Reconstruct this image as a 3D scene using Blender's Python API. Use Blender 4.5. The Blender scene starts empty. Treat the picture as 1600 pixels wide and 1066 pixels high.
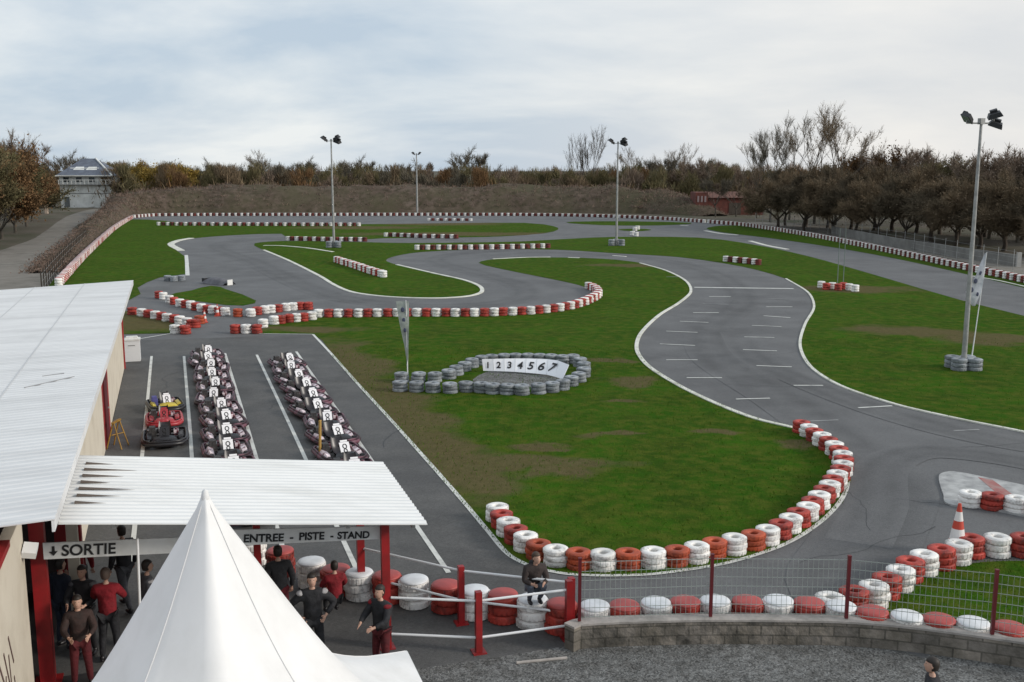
import bpy, math, random
import numpy as np
from mathutils import Vector, Matrix, Euler
from mathutils.geometry import tessellate_polygon

# ------------------------------------------------------------------ camera, sky, sun, exposure
scene = bpy.context.scene
COL = scene.collection
CAM_H, FOC, PITCH = 9.0, 1610.0, math.radians(9.49)
cam_data = bpy.data.cameras.new("Camera")
cam = bpy.data.objects.new("Camera", cam_data)
COL.objects.link(cam)
cam.location = (0, 0, CAM_H)
cam.rotation_euler = (math.radians(90) - PITCH, 0, 0)
cam_data.sensor_width = 36
cam_data.lens = 36 * FOC / 1600
cam_data.clip_start = 0.1
cam_data.clip_end = 6000
scene.camera = cam

SUN_EL, SUN_AZ = math.radians(22), math.radians(104)      # azimuth clockwise from +Y
world = bpy.data.worlds.new("World")
scene.world = world
world.use_nodes = True
wt = world.node_tree
wt.nodes.clear()
def wn(t, **kw):
    n = wt.nodes.new(t)
    for k, v in kw.items(): setattr(n, k, v)
    return n
sky = wn('ShaderNodeTexSky', sky_type='NISHITA', sun_disc=False, sun_elevation=SUN_EL, sun_rotation=SUN_AZ)
sky.air_density = 1.0; sky.dust_density = 1.5; sky.ozone_density = 1.0
tc = wn('ShaderNodeTexCoord')
sep = wn('ShaderNodeSeparateXYZ')
wt.links.new(tc.outputs['Generated'], sep.inputs[0])
addz = wn('ShaderNodeMath', operation='ADD'); addz.inputs[1].default_value = 0.30
wt.links.new(sep.outputs['Z'], addz.inputs[0])
mx = wn('ShaderNodeMath', operation='MAXIMUM'); mx.inputs[1].default_value = 0.05
wt.links.new(addz.outputs[0], mx.inputs[0])
comb = wn('ShaderNodeCombineXYZ')
for ax in 'XY':
    dv = wn('ShaderNodeMath', operation='DIVIDE')
    wt.links.new(sep.outputs[ax], dv.inputs[0]); wt.links.new(mx.outputs[0], dv.inputs[1])
    wt.links.new(dv.outputs[0], comb.inputs[ax])
mp = wn('ShaderNodeMapping'); mp.inputs['Scale'].default_value = (1.0, 1.5, 1); mp.inputs['Rotation'].default_value = (0, 0, 0.35)
mp.inputs['Location'].default_value = (3.1, 1.7, 0)
wt.links.new(comb.outputs[0], mp.inputs[0])
nz = wn('ShaderNodeTexNoise'); nz.inputs['Scale'].default_value = 1.0; nz.inputs['Detail'].default_value = 7; nz.inputs['Roughness'].default_value = 0.55; nz.inputs['Distortion'].default_value = 0.25
wt.links.new(mp.outputs[0], nz.inputs['Vector'])
cr = wn('ShaderNodeValToRGB')
cr.color_ramp.elements[0].position = 0.40; cr.color_ramp.elements[0].color = (0, 0, 0, 1)
cr.color_ramp.elements[1].position = 0.64; cr.color_ramp.elements[1].color = (1, 1, 1, 1)
wt.links.new(nz.outputs['Fac'], cr.inputs[0])
# cloud layer: grey-blue thin stratus to near-white billows, a warmer tone low in the right of the sky
cl = wn('ShaderNodeMixRGB'); cl.inputs[1].default_value = (4.15, 4.95, 5.8, 1); cl.inputs[2].default_value = (6.9, 7.15, 7.2, 1)
wt.links.new(cr.outputs[0], cl.inputs[0])
dotn = wn('ShaderNodeVectorMath', operation='DOT_PRODUCT'); dotn.inputs[1].default_value = (0.62, 0.78, -0.12)
wt.links.new(tc.outputs['Generated'], dotn.inputs[0])
mr = wn('ShaderNodeMapRange'); mr.inputs['From Min'].default_value = 0.72; mr.inputs['From Max'].default_value = 1.02; mr.inputs['To Max'].default_value = 0.75
wt.links.new(dotn.outputs['Value'], mr.inputs['Value'])
warm = wn('ShaderNodeMixRGB'); warm.inputs[2].default_value = (7.3, 6.9, 6.5, 1)
wt.links.new(mr.outputs[0], warm.inputs[0]); wt.links.new(cl.outputs[0], warm.inputs[1])
skm = wn('ShaderNodeMixRGB'); skm.inputs[0].default_value = 0.93
wt.links.new(sky.outputs[0], skm.inputs[1]); wt.links.new(warm.outputs[0], skm.inputs[2])
bg = wn('ShaderNodeBackground'); bg.inputs['Strength'].default_value = 0.105
wo = wn('ShaderNodeOutputWorld')
wt.links.new(skm.outputs[0], bg.inputs[0]); wt.links.new(bg.outputs[0], wo.inputs[0])

sun_data = bpy.data.lights.new("Sun", 'SUN')
sun_data.energy = 1.9; sun_data.angle = math.radians(11); sun_data.color = (1.0, 0.93, 0.84)
sun = bpy.data.objects.new("Sun", sun_data); COL.objects.link(sun)
sdir = Vector((math.sin(SUN_AZ) * math.cos(SUN_EL), math.cos(SUN_AZ) * math.cos(SUN_EL), math.sin(SUN_EL)))
sun.rotation_euler = sdir.to_track_quat('Z', 'Y').to_euler()
sun.location = (30, 30, 60)
scene.view_settings.view_transform = 'Standard'
scene.view_settings.look = 'None'
scene.view_settings.exposure = 0.28
scene.view_settings.gamma = 1.0

# ------------------------------------------------------------------ coordinates
def at(px, py, z=0.0):
    """site point at height z that was surveyed from photo pixel (px, py)"""
    x = (px - 800) / FOC; y = -(py - 533) / FOC
    d = (x, math.cos(PITCH) + y * math.sin(PITCH), -math.sin(PITCH) + y * math.cos(PITCH))
    k = (z - CAM_H) / d[2]
    return Vector((d[0] * k, d[1] * k, z))
YAW = math.radians(18.115)
U = Vector((-math.sin(YAW), math.cos(YAW), 0)); V = Vector((math.cos(YAW), math.sin(YAW), 0))
def L(s, t, z=0.0):
    """pit-lane grid: s metres along the lanes, t metres to the right"""
    return Vector((s * U.x + t * V.x, s * U.y + t * V.y, z))
LANE_ROT = YAW      # local +y runs along the lanes, local +x to the right
R = random.Random(5)
rng = np.random.default_rng(11)

# ------------------------------------------------------------------ materials
MATS = {}
def mat(name, col, rough=0.8, col2=None, scale=3.0, detail=4, bump=0.0, bscale=None, metallic=0.0, objvar=0.0, contrast=(0.35, 0.65), coord='Object', spec=0.5, stretch=None):
    if name in MATS: return MATS[name]
    m = bpy.data.materials.new(name); m.use_nodes = True
    nt = m.node_tree; b = nt.nodes['Principled BSDF']
    b.inputs['Roughness'].default_value = rough; b.inputs['Metallic'].default_value = metallic
    b.inputs['Specular IOR Level'].default_value = spec
    c1 = (*col, 1)
    b.inputs['Base Color'].default_value = c1
    out = None
    t = nt.nodes.new('ShaderNodeTexCoord'); src = t.outputs[coord]
    if stretch:
        mpn = nt.nodes.new('ShaderNodeMapping'); mpn.inputs['Scale'].default_value = stretch
        nt.links.new(src, mpn.inputs[0]); src = mpn.outputs[0]
    if col2 is not None:
        n = nt.nodes.new('ShaderNodeTexNoise'); n.inputs['Scale'].default_value = scale; n.inputs['Detail'].default_value = detail; n.inputs['Roughness'].default_value = 0.6
        nt.links.new(src, n.inputs['Vector'])
        mrn = nt.nodes.new('ShaderNodeMapRange'); mrn.inputs['From Min'].default_value = contrast[0]; mrn.inputs['From Max'].default_value = contrast[1]
        nt.links.new(n.outputs['Fac'], mrn.inputs['Value'])
        mixn = nt.nodes.new('ShaderNodeMixRGB'); mixn.inputs[1].default_value = c1; mixn.inputs[2].default_value = (*col2, 1)
        nt.links.new(mrn.outputs[0], mixn.inputs[0]); out = mixn.outputs[0]
    if objvar:
        oi = nt.nodes.new('ShaderNodeObjectInfo')
        hs = nt.nodes.new('ShaderNodeHueSaturation'); 
        mv = nt.nodes.new('ShaderNodeMapRange'); mv.inputs['To Min'].default_value = 1 - objvar; mv.inputs['To Max'].default_value = 1 + objvar
        nt.links.new(oi.outputs['Random'], mv.inputs['Value']); nt.links.new(mv.outputs[0], hs.inputs['Value'])
        if out is not None: nt.links.new(out, hs.inputs['Color'])
        else: hs.inputs['Color'].default_value = c1
        out = hs.outputs[0]
    if out is not None: nt.links.new(out, b.inputs['Base Color'])
    if bump:
        n2 = nt.nodes.new('ShaderNodeTexNoise'); n2.inputs['Scale'].default_value = bscale or scale * 4; n2.inputs['Detail'].default_value = 3
        nt.links.new(src, n2.inputs['Vector'])
        bp = nt.nodes.new('ShaderNodeBump'); bp.inputs['Strength'].default_value = bump; bp.inputs['Distance'].default_value = 0.03
        nt.links.new(n2.outputs['Fac'], bp.inputs['Height']); nt.links.new(bp.outputs[0], b.inputs['Normal'])
    MATS[name] = m
    return m

def ground_mat(name, cols, scales, blobs=(), blobcol=None, rough=0.95, bump=0.3, bscale=14, speck=None, spec=0.3, blobstr=0.85):
    """layered noise ground material; blobs = (centre, rot, a, b) worn patches in site coordinates"""
    m = bpy.data.materials.new(name); m.use_nodes = True
    nt = m.node_tree; b = nt.nodes['Principled BSDF']; b.inputs['Roughness'].default_value = rough; b.inputs['Specular IOR Level'].default_value = spec
    N = nt.nodes.new; K = nt.links.new
    t = N('ShaderNodeTexCoord'); pos = t.outputs['Object']
    cur = None
    for i, c in enumerate(cols):
        if cur is None:
            rgb = N('ShaderNodeRGB'); rgb.outputs[0].default_value = (*c, 1); cur = rgb.outputs[0]; continue
        n = N('ShaderNodeTexNoise'); n.inputs['Scale'].default_value = scales[i - 1]; n.inputs['Detail'].default_value = 8; n.inputs['Roughness'].default_value = 0.62
        mpn = N('ShaderNodeMapping'); mpn.inputs['Location'].default_value = (13.7 * i, 5.1 * i, 0)
        K(pos, mpn.inputs[0]); K(mpn.outputs[0], n.inputs['Vector'])
        r = N('ShaderNodeMapRange'); r.inputs['From Min'].default_value = 0.42; r.inputs['From Max'].default_value = 0.66
        K(n.outputs['Fac'], r.inputs['Value'])
        mixn = N('ShaderNodeMixRGB'); mixn.inputs[2].default_value = (*c, 1)
        K(r.outputs[0], mixn.inputs[0]); K(cur, mixn.inputs[1]); cur = mixn.outputs[0]
    if blobs:
        n = N('ShaderNodeTexNoise'); n.inputs['Scale'].default_value = 0.55; n.inputs['Detail'].default_value = 7; n.inputs['Roughness'].default_value = 0.7
        K(pos, n.inputs['Vector'])
        nd = N('ShaderNodeTexNoise'); nd.inputs['Scale'].default_value = 0.35; nd.inputs['Detail'].default_value = 5; K(pos, nd.inputs['Vector'])
        sb_ = N('ShaderNodeVectorMath'); sb_.operation = 'SUBTRACT'; sb_.inputs[1].default_value = (0.5, 0.5, 0.5); K(nd.outputs['Color'], sb_.inputs[0])
        sc_ = N('ShaderNodeVectorMath'); sc_.operation = 'SCALE'; sc_.inputs['Scale'].default_value = 4.5; K(sb_.outputs[0], sc_.inputs[0])
        ad_ = N('ShaderNodeVectorMath'); ad_.operation = 'ADD'; K(pos, ad_.inputs[0]); K(sc_.outputs[0], ad_.inputs[1])
        acc = None
        for (c, rot, a, bb) in blobs:
            mpn = N('ShaderNodeMapping'); mpn.vector_type = 'TEXTURE'
            mpn.inputs['Location'].default_value = (c[0], c[1], 0); mpn.inputs['Rotation'].default_value = (0, 0, rot); mpn.inputs['Scale'].default_value = (a, bb, 1000)
            K(ad_.outputs[0], mpn.inputs[0])
            ln = N('ShaderNodeVectorMath'); ln.operation = 'LENGTH'; K(mpn.outputs[0], ln.inputs[0])
            r = N('ShaderNodeMapRange'); r.inputs['From Min'].default_value = 1.35; r.inputs['From Max'].default_value = 0.35; r.inputs['To Min'].default_value = 0; r.inputs['To Max'].default_value = 1
            K(ln.outputs['Value'], r.inputs['Value'])
            if acc is None: acc = r.outputs[0]
            else:
                mm = N('ShaderNodeMath'); mm.operation = 'MAXIMUM'; K(acc, mm.inputs[0]); K(r.outputs[0], mm.inputs[1]); acc = mm.outputs[0]
        # noise-broken edge
        s = N('ShaderNodeMath'); s.operation = 'ADD'; K(acc, s.inputs[0]); K(n.outputs['Fac'], s.inputs[1])
        r2 = N('ShaderNodeMapRange'); r2.inputs['From Min'].default_value = 0.80; r2.inputs['From Max'].default_value = 1.26; r2.inputs['To Max'].default_value = blobstr
        K(s.outputs[0], r2.inputs['Value'])
        n3 = N('ShaderNodeTexNoise'); n3.inputs['Scale'].default_value = 3; n3.inputs['Detail'].default_value = 6; K(pos, n3.inputs['Vector'])
        bm = N('ShaderNodeMixRGB'); bm.inputs[1].default_value = (*blobcol[0], 1); bm.inputs[2].default_value = (*blobcol[1], 1); K(n3.outputs['Fac'], bm.inputs[0])
        mixn = N('ShaderNodeMixRGB'); K(r2.outputs[0], mixn.inputs[0]); K(cur, mixn.inputs[1]); K(bm.outputs[0], mixn.inputs[2]); cur = mixn.outputs[0]
    if speck:
        vo = N('ShaderNodeTexVoronoi'); vo.inputs['Scale'].default_value = speck[0]; K(pos, vo.inputs['Vector'])
        bw = N('ShaderNodeRGBToBW'); K(vo.outputs['Color'], bw.inputs[0])
        r = N('ShaderNodeMapRange'); r.inputs['To Min'].default_value = 1 - speck[1]; r.inputs['To Max'].default_value = 1 + speck[1]; K(bw.outputs[0], r.inputs['Value'])
        hs = N('ShaderNodeHueSaturation'); K(cur, hs.inputs['Color']); K(r.outputs[0], hs.inputs['Value']); cur = hs.outputs[0]
    at_ = N('ShaderNodeAttribute'); at_.attribute_name = 'rubbered'
    nr = N('ShaderNodeTexNoise'); nr.inputs['Scale'].default_value = 0.9; nr.inputs['Detail'].default_value = 5; K(pos, nr.inputs['Vector'])
    mu = N('ShaderNodeMath'); mu.operation = 'MULTIPLY'; K(at_.outputs['Fac'], mu.inputs[0]); K(nr.outputs['Fac'], mu.inputs[1])
    mrr = N('ShaderNodeMapRange'); mrr.inputs['From Max'].default_value = 0.7; mrr.inputs['To Min'].default_value = 1.0; mrr.inputs['To Max'].default_value = 0.62; K(mu.outputs[0], mrr.inputs['Value'])
    hv = N('ShaderNodeHueSaturation'); K(cur, hv.inputs['Color']); K(mrr.outputs[0], hv.inputs['Value']); cur = hv.outputs[0]
    K(cur, b.inputs['Base Color'])
    n2 = N('ShaderNodeTexNoise'); n2.inputs['Scale'].default_value = bscale; n2.inputs['Detail'].default_value = 5; K(pos, n2.inputs['Vector'])
    bp = N('ShaderNodeBump'); bp.inputs['Strength'].default_value = bump; bp.inputs['Distance'].default_value = 0.05
    K(n2.outputs['Fac'], bp.inputs['Height']); K(bp.outputs[0], b.inputs['Normal'])
    return m

# ------------------------------------------------------------------ mesh builder
class MB:
    def __init__(self): self.v = []; self.f = []; self.mi = []; self.sm = []; self.m = Matrix.Identity(4)
    def add(self, vs, fs, mi=0, smooth=False):
        o = len(self.v)
        self.v += [tuple(self.m @ Vector(p)) for p in vs]
        for f in fs:
            self.f.append([i + o for i in f]); self.mi.append(mi); self.sm.append(smooth)
        return self
    def box(self, c, s, rot=None, mi=0, taper=1.0):
        x, y, z = s[0] / 2, s[1] / 2, s[2] / 2; t = taper
        P = [(-x, -y, -z), (x, -y, -z), (x, y, -z), (-x, y, -z), (-x * t, -y * t, z), (x * t, -y * t, z), (x * t, y * t, z), (-x * t, y * t, z)]
        P = [Vector(p) for p in P]
        if rot is not None:
            e = Euler(rot).to_matrix(); P = [e @ p for p in P]
        P = [p + Vector(c) for p in P]
        return self.add(P, [(0, 3, 2, 1), (4, 5, 6, 7), (0, 1, 5, 4), (1, 2, 6, 5), (2, 3, 7, 6), (3, 0, 4, 7)], mi)
    def tube(self, pts, rad, n=8, mi=0, cap=True, smooth=True, closed=False):
        pts = [Vector(p) for p in pts]
        if not hasattr(rad, '__len__'): rad = [rad] * len(pts)
        vs = []; fs = []; up = None
        for i, p in enumerate(pts):
            if closed: d = pts[(i + 1) % len(pts)] - pts[i - 1]
            else: d = (pts[min(i + 1, len(pts) - 1)] - pts[max(i - 1, 0)])
            d.normalize()
            if up is None:
                up = Vector((0, 0, 1)) if abs(d.z) < 0.9 else Vector((1, 0, 0))
            a = d.cross(up).normalized(); b = a.cross(d).normalized(); up = b
            for k in range(n):
                an = 2 * math.pi * k / n
                vs.append(p + (a * math.cos(an) + b * math.sin(an)) * rad[i])
        m = len(pts)
        for i in range(m if closed else m - 1):
            j = (i + 1) % m
            for k in range(n):
                k2 = (k + 1) % n
                fs.append((i * n + k, i * n + k2, j * n + k2, j * n + k))
        self.add(vs, fs, mi, smooth)
        if cap and not closed:
            self.add([vs[k] for k in range(n)], [tuple(range(n))], mi)
            self.add([vs[(m - 1) * n + k] for k in range(n)], [tuple(reversed(range(n)))], mi)
        return self
    def lathe(self, prof, n=16, mi=0, smooth=True, c=(0, 0, 0), closed=False):
        vs = []; fs = []
        for (r, z) in prof:
            for k in range(n):
                a = 2 * math.pi * k / n
                vs.append((c[0] + r * math.cos(a), c[1] + r * math.sin(a), c[2] + z))
        m = len(prof)
        for i in range(m if closed else m - 1):
            j = (i + 1) % m
            for k in range(n):
                k2 = (k + 1) % n
                fs.append((i * n + k, i * n + k2, j * n + k2, j * n + k))
        return self.add(vs, fs, mi, smooth)
    def prism(self, poly, z0, z1, mi=0):
        n = len(poly)
        vs = [(p[0], p[1], z0) for p in poly] + [(p[0], p[1], z1) for p in poly]
        tr = tessellate_polygon([[Vector((p[0], p[1], 0)) for p in poly]])
        fs = [tuple(t) for t in tr]
        self.add(vs[:n], [tuple(reversed(t)) for t in fs], mi)
        self.add(vs[n:], fs, mi)
        return self.add(vs, [(i, (i + 1) % n, n + (i + 1) % n, n + i) for i in range(n)], mi)
    def ell(self, c, r, n=12, m=8, mi=0):
        prof = []
        for i in range(m + 1):
            a = -math.pi / 2 + math.pi * i / m
            prof.append((math.cos(a), math.sin(a)))
        vs = []; fs = []
        for (rr, zz) in prof:
            for k in range(n):
                a = 2 * math.pi * k / n
                vs.append((c[0] + r[0] * rr * math.cos(a), c[1] + r[1] * rr * math.sin(a), c[2] + r[2] * zz))
        for i in range(m):
            for k in range(n):
                fs.append((i * n + k, i * n + (k + 1) % n, (i + 1) * n + (k + 1) % n, (i + 1) * n + k))
        return self.add(vs, fs, mi, True)
    def mesh(self, name, mats):
        me = bpy.data.meshes.new(name)
        me.from_pydata(self.v, [], self.f)
        for m in (mats if isinstance(mats, (list, tuple)) else [mats]): me.materials.append(m)
        me.polygons.foreach_set('material_index', self.mi)
        me.polygons.foreach_set('use_smooth', self.sm)
        me.update()
        return me
    def build(self, name, mats, parent=None, loc=(0, 0, 0), rotz=0):
        return link(name, self.mesh(name, mats), parent, loc, rotz)

def link(name, me, parent=None, loc=(0, 0, 0), rotz=0):
    o = bpy.data.objects.new(name, me); COL.objects.link(o)
    o.location = loc; o.rotation_euler = (0, 0, rotz)
    if parent is not None: o.parent = parent
    return o
def tag(o, label=None, cat=None, group=None, kind=None):
    if label: o['label'] = label
    if cat: o['category'] = cat
    if group: o['group'] = group
    if kind: o['kind'] = kind
    return o
def thing(name, label, cat, loc=(0, 0, 0), rotz=0, group=None):
    o = bpy.data.objects.new(name, None); COL.objects.link(o)
    o.empty_display_size = 0.2
    o.location = loc; o.rotation_euler = (0, 0, rotz)
    return tag(o, label, cat, group)
def dup(root, loc=None, rotz=None, label=None, scale=None):
    r = root.copy(); COL.objects.link(r)
    if loc is not None: r.location = loc
    if rotz is not None: r.rotation_euler = (0, 0, rotz)
    if scale is not None: r.scale = scale
    if label: r['label'] = label
    for ch in list(root.children):
        c = ch.copy(); COL.objects.link(c); c.parent = r
        for g in list(ch.children):
            d = g.copy(); COL.objects.link(d); d.parent = c
    return r
def text_mesh(name, s, size, m, parent=None, ext=0.004, bold=0.0, align='LEFT', sx=1.0):
    cu = bpy.data.curves.new(name, 'FONT'); cu.body = s; cu.size = size; cu.extrude = ext; cu.offset = bold; cu.align_x = align
    tmp = bpy.data.objects.new(name + '_tmp', cu); COL.objects.link(tmp)
    dg = bpy.context.evaluated_depsgraph_get()
    me = bpy.data.meshes.new_from_object(tmp.evaluated_get(dg))
    bpy.data.objects.remove(tmp)
    me.materials.clear(); me.materials.append(m)
    for v in me.vertices: v.co.x *= sx
    me.name = name
    return link(name, me, parent)

def sheet(name, pts, z, m, kind='structure', zthick=None):
    """flat polygon sheet (world xy points)"""
    P = [Vector((p[0], p[1], 0)) for p in pts]
    tr = tessellate_polygon([P])
    me = bpy.data.meshes.new(name)
    fs = []
    for t in tr:
        a, b, c = [P[i] for i in t]
        fs.append(tuple(t) if (b - a).cross(c - a).z > 0 else tuple(reversed(t)))
    me.from_pydata([(p.x, p.y, z) for p in P], [], fs)
    me.materials.append(m); me.update()
    o = link(name, me)
    o['kind'] = kind
    return o
def smooth_poly(pts, closed=True, sub=4):
    """Catmull-Rom through world points"""
    P = [Vector((p[0], p[1], 0)) for p in pts]; n = len(P); out = []
    rngi = range(n) if closed else range(n - 1)
    for i in rngi:
        if closed: p0, p1, p2, p3 = P[i - 1], P[i], P[(i + 1) % n], P[(i + 2) % n]
        else: p0, p1, p2, p3 = P[max(i - 1, 0)], P[i], P[i + 1], P[min(i + 2, n - 1)]
        # centripetal-ish: limit overshoot by scaling tangents with chord
        c = (p2 - p1).length
        def tan(a, b, ref):
            d = b - a; l = d.length
            return d * (min(c, l) / l) * 0.9 if l > 1e-6 else d
        m1 = tan(p0, p2, p1); m2 = tan(p1, p3, p2)
        for k in range(sub):
            t = k / sub; t2 = t * t; t3 = t2 * t
            out.append(p1 * (2 * t3 - 3 * t2 + 1) + m1 * (t3 - 2 * t2 + t) + p2 * (-2 * t3 + 3 * t2) + m2 * (t3 - t2))
    if not closed: out.append(P[-1])
    return out
def pxw(pts): return [at(x, y) for x, y in pts]
def strip(mb, pts, w, z, h=None, mi=0, taperw=None):
    """ribbon along a world polyline; raised with sides when h is given"""
    pts = [Vector((p[0], p[1], 0)) for p in pts]; vs = []
    for i, p in enumerate(pts):
        d = pts[min(i + 1, len(pts) - 1)] - pts[max(i - 1, 0)]; d.normalize()
        nrm = Vector((-d.y, d.x, 0)) * w / 2
        vs.append((p + nrm, p - nrm))
    n = len(pts)
    if h is None:
        V_ = [(a.x, a.y, z) for a, b in vs] + [(b.x, b.y, z) for a, b in vs]
        mb.add(V_, [(i, n + i, n + i + 1, i + 1) for i in range(n - 1)], mi)
    else:
        V_ = [(a.x, a.y, z) for a, b in vs] + [(b.x, b.y, z) for a, b in vs] + [(a.x, a.y, z + h) for a, b in vs] + [(b.x, b.y, z + h) for a, b in vs]
        F = []
        for i in range(n - 1):
            F += [(2 * n + i, 3 * n + i, 3 * n + i + 1, 2 * n + i + 1), (i, 2 * n + i, 2 * n + i + 1, i + 1), (n + i, n + i + 1, 3 * n + i + 1, 3 * n + i)]
        F += [(0, n, 3 * n, 2 * n), (n - 1, 3 * n - 1, 4 * n - 1, 2 * n - 1)]
        mb.add(V_, F, mi)

# ------------------------------------------------------------------ palette
white_paint = mat('worn white paint', (0.74, 0.73, 0.70), 0.6, (0.45, 0.43, 0.40), scale=5, contrast=(0.5, 0.85), bump=0.2, bscale=20)
tyre_white = mat('white painted rubber', (0.80, 0.78, 0.75), 0.65, (0.22, 0.20, 0.19), scale=5, contrast=(0.54, 0.74), objvar=0.12, bump=0.25, bscale=25)
tyre_red = mat('red painted rubber', (0.40, 0.045, 0.030), 0.6, (0.12, 0.022, 0.018), scale=4.5, contrast=(0.48, 0.70), objvar=0.2, bump=0.25, bscale=25)
tyre_orange = mat('faded orange painted rubber', (0.45, 0.075, 0.025), 0.6, (0.20, 0.040, 0.022), scale=4, contrast=(0.45, 0.75), objvar=0.2, bump=0.25, bscale=25)
tyre_grey = mat('weathered grey rubber', (0.30, 0.32, 0.34), 0.6, (0.10, 0.11, 0.12), scale=5, contrast=(0.4, 0.75), objvar=0.25, bump=0.3, bscale=22)
rubber = mat('black rubber', (0.018, 0.018, 0.019), 0.75)
red_steel = mat('red painted steel', (0.33, 0.012, 0.014), 0.45, (0.20, 0.012, 0.012), scale=2)
white_steel = mat('white painted tube', (0.78, 0.78, 0.78), 0.4)
galv = mat('galvanised steel', (0.40, 0.40, 0.39), 0.45, (0.27, 0.27, 0.26), scale=4, metallic=0.3)
roof_white = mat('white corrugated sheet', (0.70, 0.70, 0.70), 0.6, (0.50, 0.50, 0.50), scale=0.9, contrast=(0.42, 0.85), detail=8, stretch=(0.35, 1.6, 1))
canopy_white = mat('white canopy sheet', (0.78, 0.78, 0.77), 0.6, (0.60, 0.60, 0.58), scale=1.1, contrast=(0.45, 0.9), detail=8, stretch=(0.4, 1.6, 1))
cream = mat('cream rendered wall', (0.62, 0.56, 0.46), 0.85, (0.50, 0.44, 0.35), scale=1.2, contrast=(0.45, 0.8), bump=0.15, bscale=12)
wall_red = mat('red painted wall', (0.36, 0.018, 0.018), 0.6, (0.22, 0.014, 0.014), scale=1.5)
black_m = mat('matt black plastic', (0.015, 0.015, 0.018), 0.5)
ink = mat('black lettering', (0.010, 0.010, 0.012), 0.6)
sign_white = mat('white sign board', (0.68, 0.69, 0.69), 0.5, (0.56, 0.56, 0.55), scale=2)
tent_mat = mat('white tent fabric', (0.80, 0.79, 0.78), 0.6, (0.66, 0.65, 0.63), scale=1.6, contrast=(0.45, 0.85), detail=8, bump=0.5, bscale=1.6, stretch=(1, 1, 0.35))

# ------------------------------------------------------------------ ground surfaces
base_mat = ground_mat('rough winter ground', [(0.085, 0.070, 0.048), (0.050, 0.058, 0.026), (0.115, 0.095, 0.072)], [0.05, 0.11], rough=0.95, bump=0.5, bscale=3)
asphalt = ground_mat('track asphalt', [(0.120, 0.120, 0.122), (0.092, 0.091, 0.092), (0.145, 0.145, 0.146)], [0.10, 0.35], rough=0.75, bump=0.25, bscale=45, speck=(26, 0.16), spec=0.35)
pit_asphalt = ground_mat('pit asphalt', [(0.092, 0.091, 0.090), (0.070, 0.068, 0.066), (0.115, 0.112, 0.108)], [0.18, 0.6], rough=0.75, bump=0.25, bscale=45, speck=(22, 0.18), spec=0.3)
gravel_m = ground_mat('grey gravel', [(0.165, 0.165, 0.16), (0.23, 0.23, 0.225), (0.115, 0.112, 0.106)], [0.8, 3.5], rough=0.95, bump=1.0, bscale=34, speck=(30, 0.7))
drive_m = ground_mat('pale stone track', [(0.19, 0.17, 0.145), (0.13, 0.12, 0.10), (0.22, 0.20, 0.175)], [0.15, 0.6], rough=0.95, bump=0.4, bscale=8)

def blob(px, py, a, b, ang=0.0):
    p = at(px, py); return ((p.x, p.y), ang, a, b)
def blobseg(p, q, b):
    A = at(*p); B = at(*q); c = (A + B) / 2; d = B - A
    return ((c.x, c.y), math.atan2(d.y, d.x), d.length / 2 * 1.08, b)
grass_blobs = [blobseg((518, 530), (600, 625), 1.9), blobseg((575, 595), (690, 700), 1.9), blobseg((660, 680), (790, 790), 1.6), blobseg((600, 640), (760, 795), 1.3),
               blobseg((700, 720), (985, 730), 0.9), blob(870, 745, 1.7, 0.8), blob(985, 600, 1.5, 1.5), blob(950, 560, 1.4, 0.9), blob(1130, 678, 1.1, 0.45), blob(960, 680, 1.4, 0.5),
               blob(705, 700, 1.2, 0.8), blob(1330, 452, 5.5, 2.6), blob(1430, 520, 4.5, 2.2, -0.3), blob(1560, 530, 4.0, 2.0), blob(210, 500, 6, 6), blob(480, 515, 4, 1.5), blob(990, 415, 5, 2),
               blob(690, 350, 12, 6), blob(720, 366, 20, 5), blob(560, 356, 12, 5), blob(960, 625, 1.0, 0.6), blob(840, 700, 1.6, 0.5), blob(1250, 700, 0.8, 0.8)]
grass_m = ground_mat('mown winter grass', [(0.028, 0.084, 0.005), (0.044, 0.114, 0.007), (0.034, 0.066, 0.007), (0.080, 0.104, 0.014)], [0.16, 0.45, 1.7], blobs=grass_blobs,
                     blobcol=((0.165, 0.120, 0.072), (0.080, 0.064, 0.028)), rough=1.0, bump=0.8, bscale=22, speck=(34, 0.2), spec=0.03, blobstr=0.78)

big = MB(); big.add([(-3000, -600, -0.02), (3000, -600, -0.02), (3000, 4000, -0.02), (-3000, 4000, -0.02)], [(0, 1, 2, 3)])
tag(big.build('ground', base_mat), kind='structure')

# tarmac of the whole circuit
out_px = [(92, 446), (122, 412), (150, 384), (180, 357), (206, 340.5), (240, 337.5), (500, 336.5), (800, 336.5), (930, 338.5), (1040, 343), (1102, 347.5), (1160, 353), (1240, 364), (1300, 375), (1400, 396), (1500, 418), (1600, 440), (1800, 486), (2100, 560), (2300, 640)]
track_pts = pxw(out_px) + [Vector((30, 18, 0)), Vector((16, 15.6, 0)), Vector((10.5, 17.3, 0)), Vector((9.3, 17.75, 0)), Vector((7.5, 18.45, 0)), Vector((6.4, 18.7, 0)), Vector((3.8, 18.75, 0)), Vector((1.3, 18.5, 0))] + \
    [L(17.2, 6.9), L(17.2, 3.8), L(6, 3.8), L(6, -2.4), L(50.3, -2.4), L(50.3, -6)]
sheet('track', track_pts, 0.004, asphalt)
sheet('pit_lane', [L(57.6, -2.8), at(489, 523)] + pxw([(520, 556), (556, 597), (600, 645), (660, 712), (725, 786), (765, 834), (795, 868), (830, 886)]) + [L(17.2, 6.9), L(17.2, 3.8), L(6, 3.8), L(6, -14), L(36, -14), L(36, -2.44), L(50.3, -2.44)], 0.010, pit_asphalt)
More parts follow.
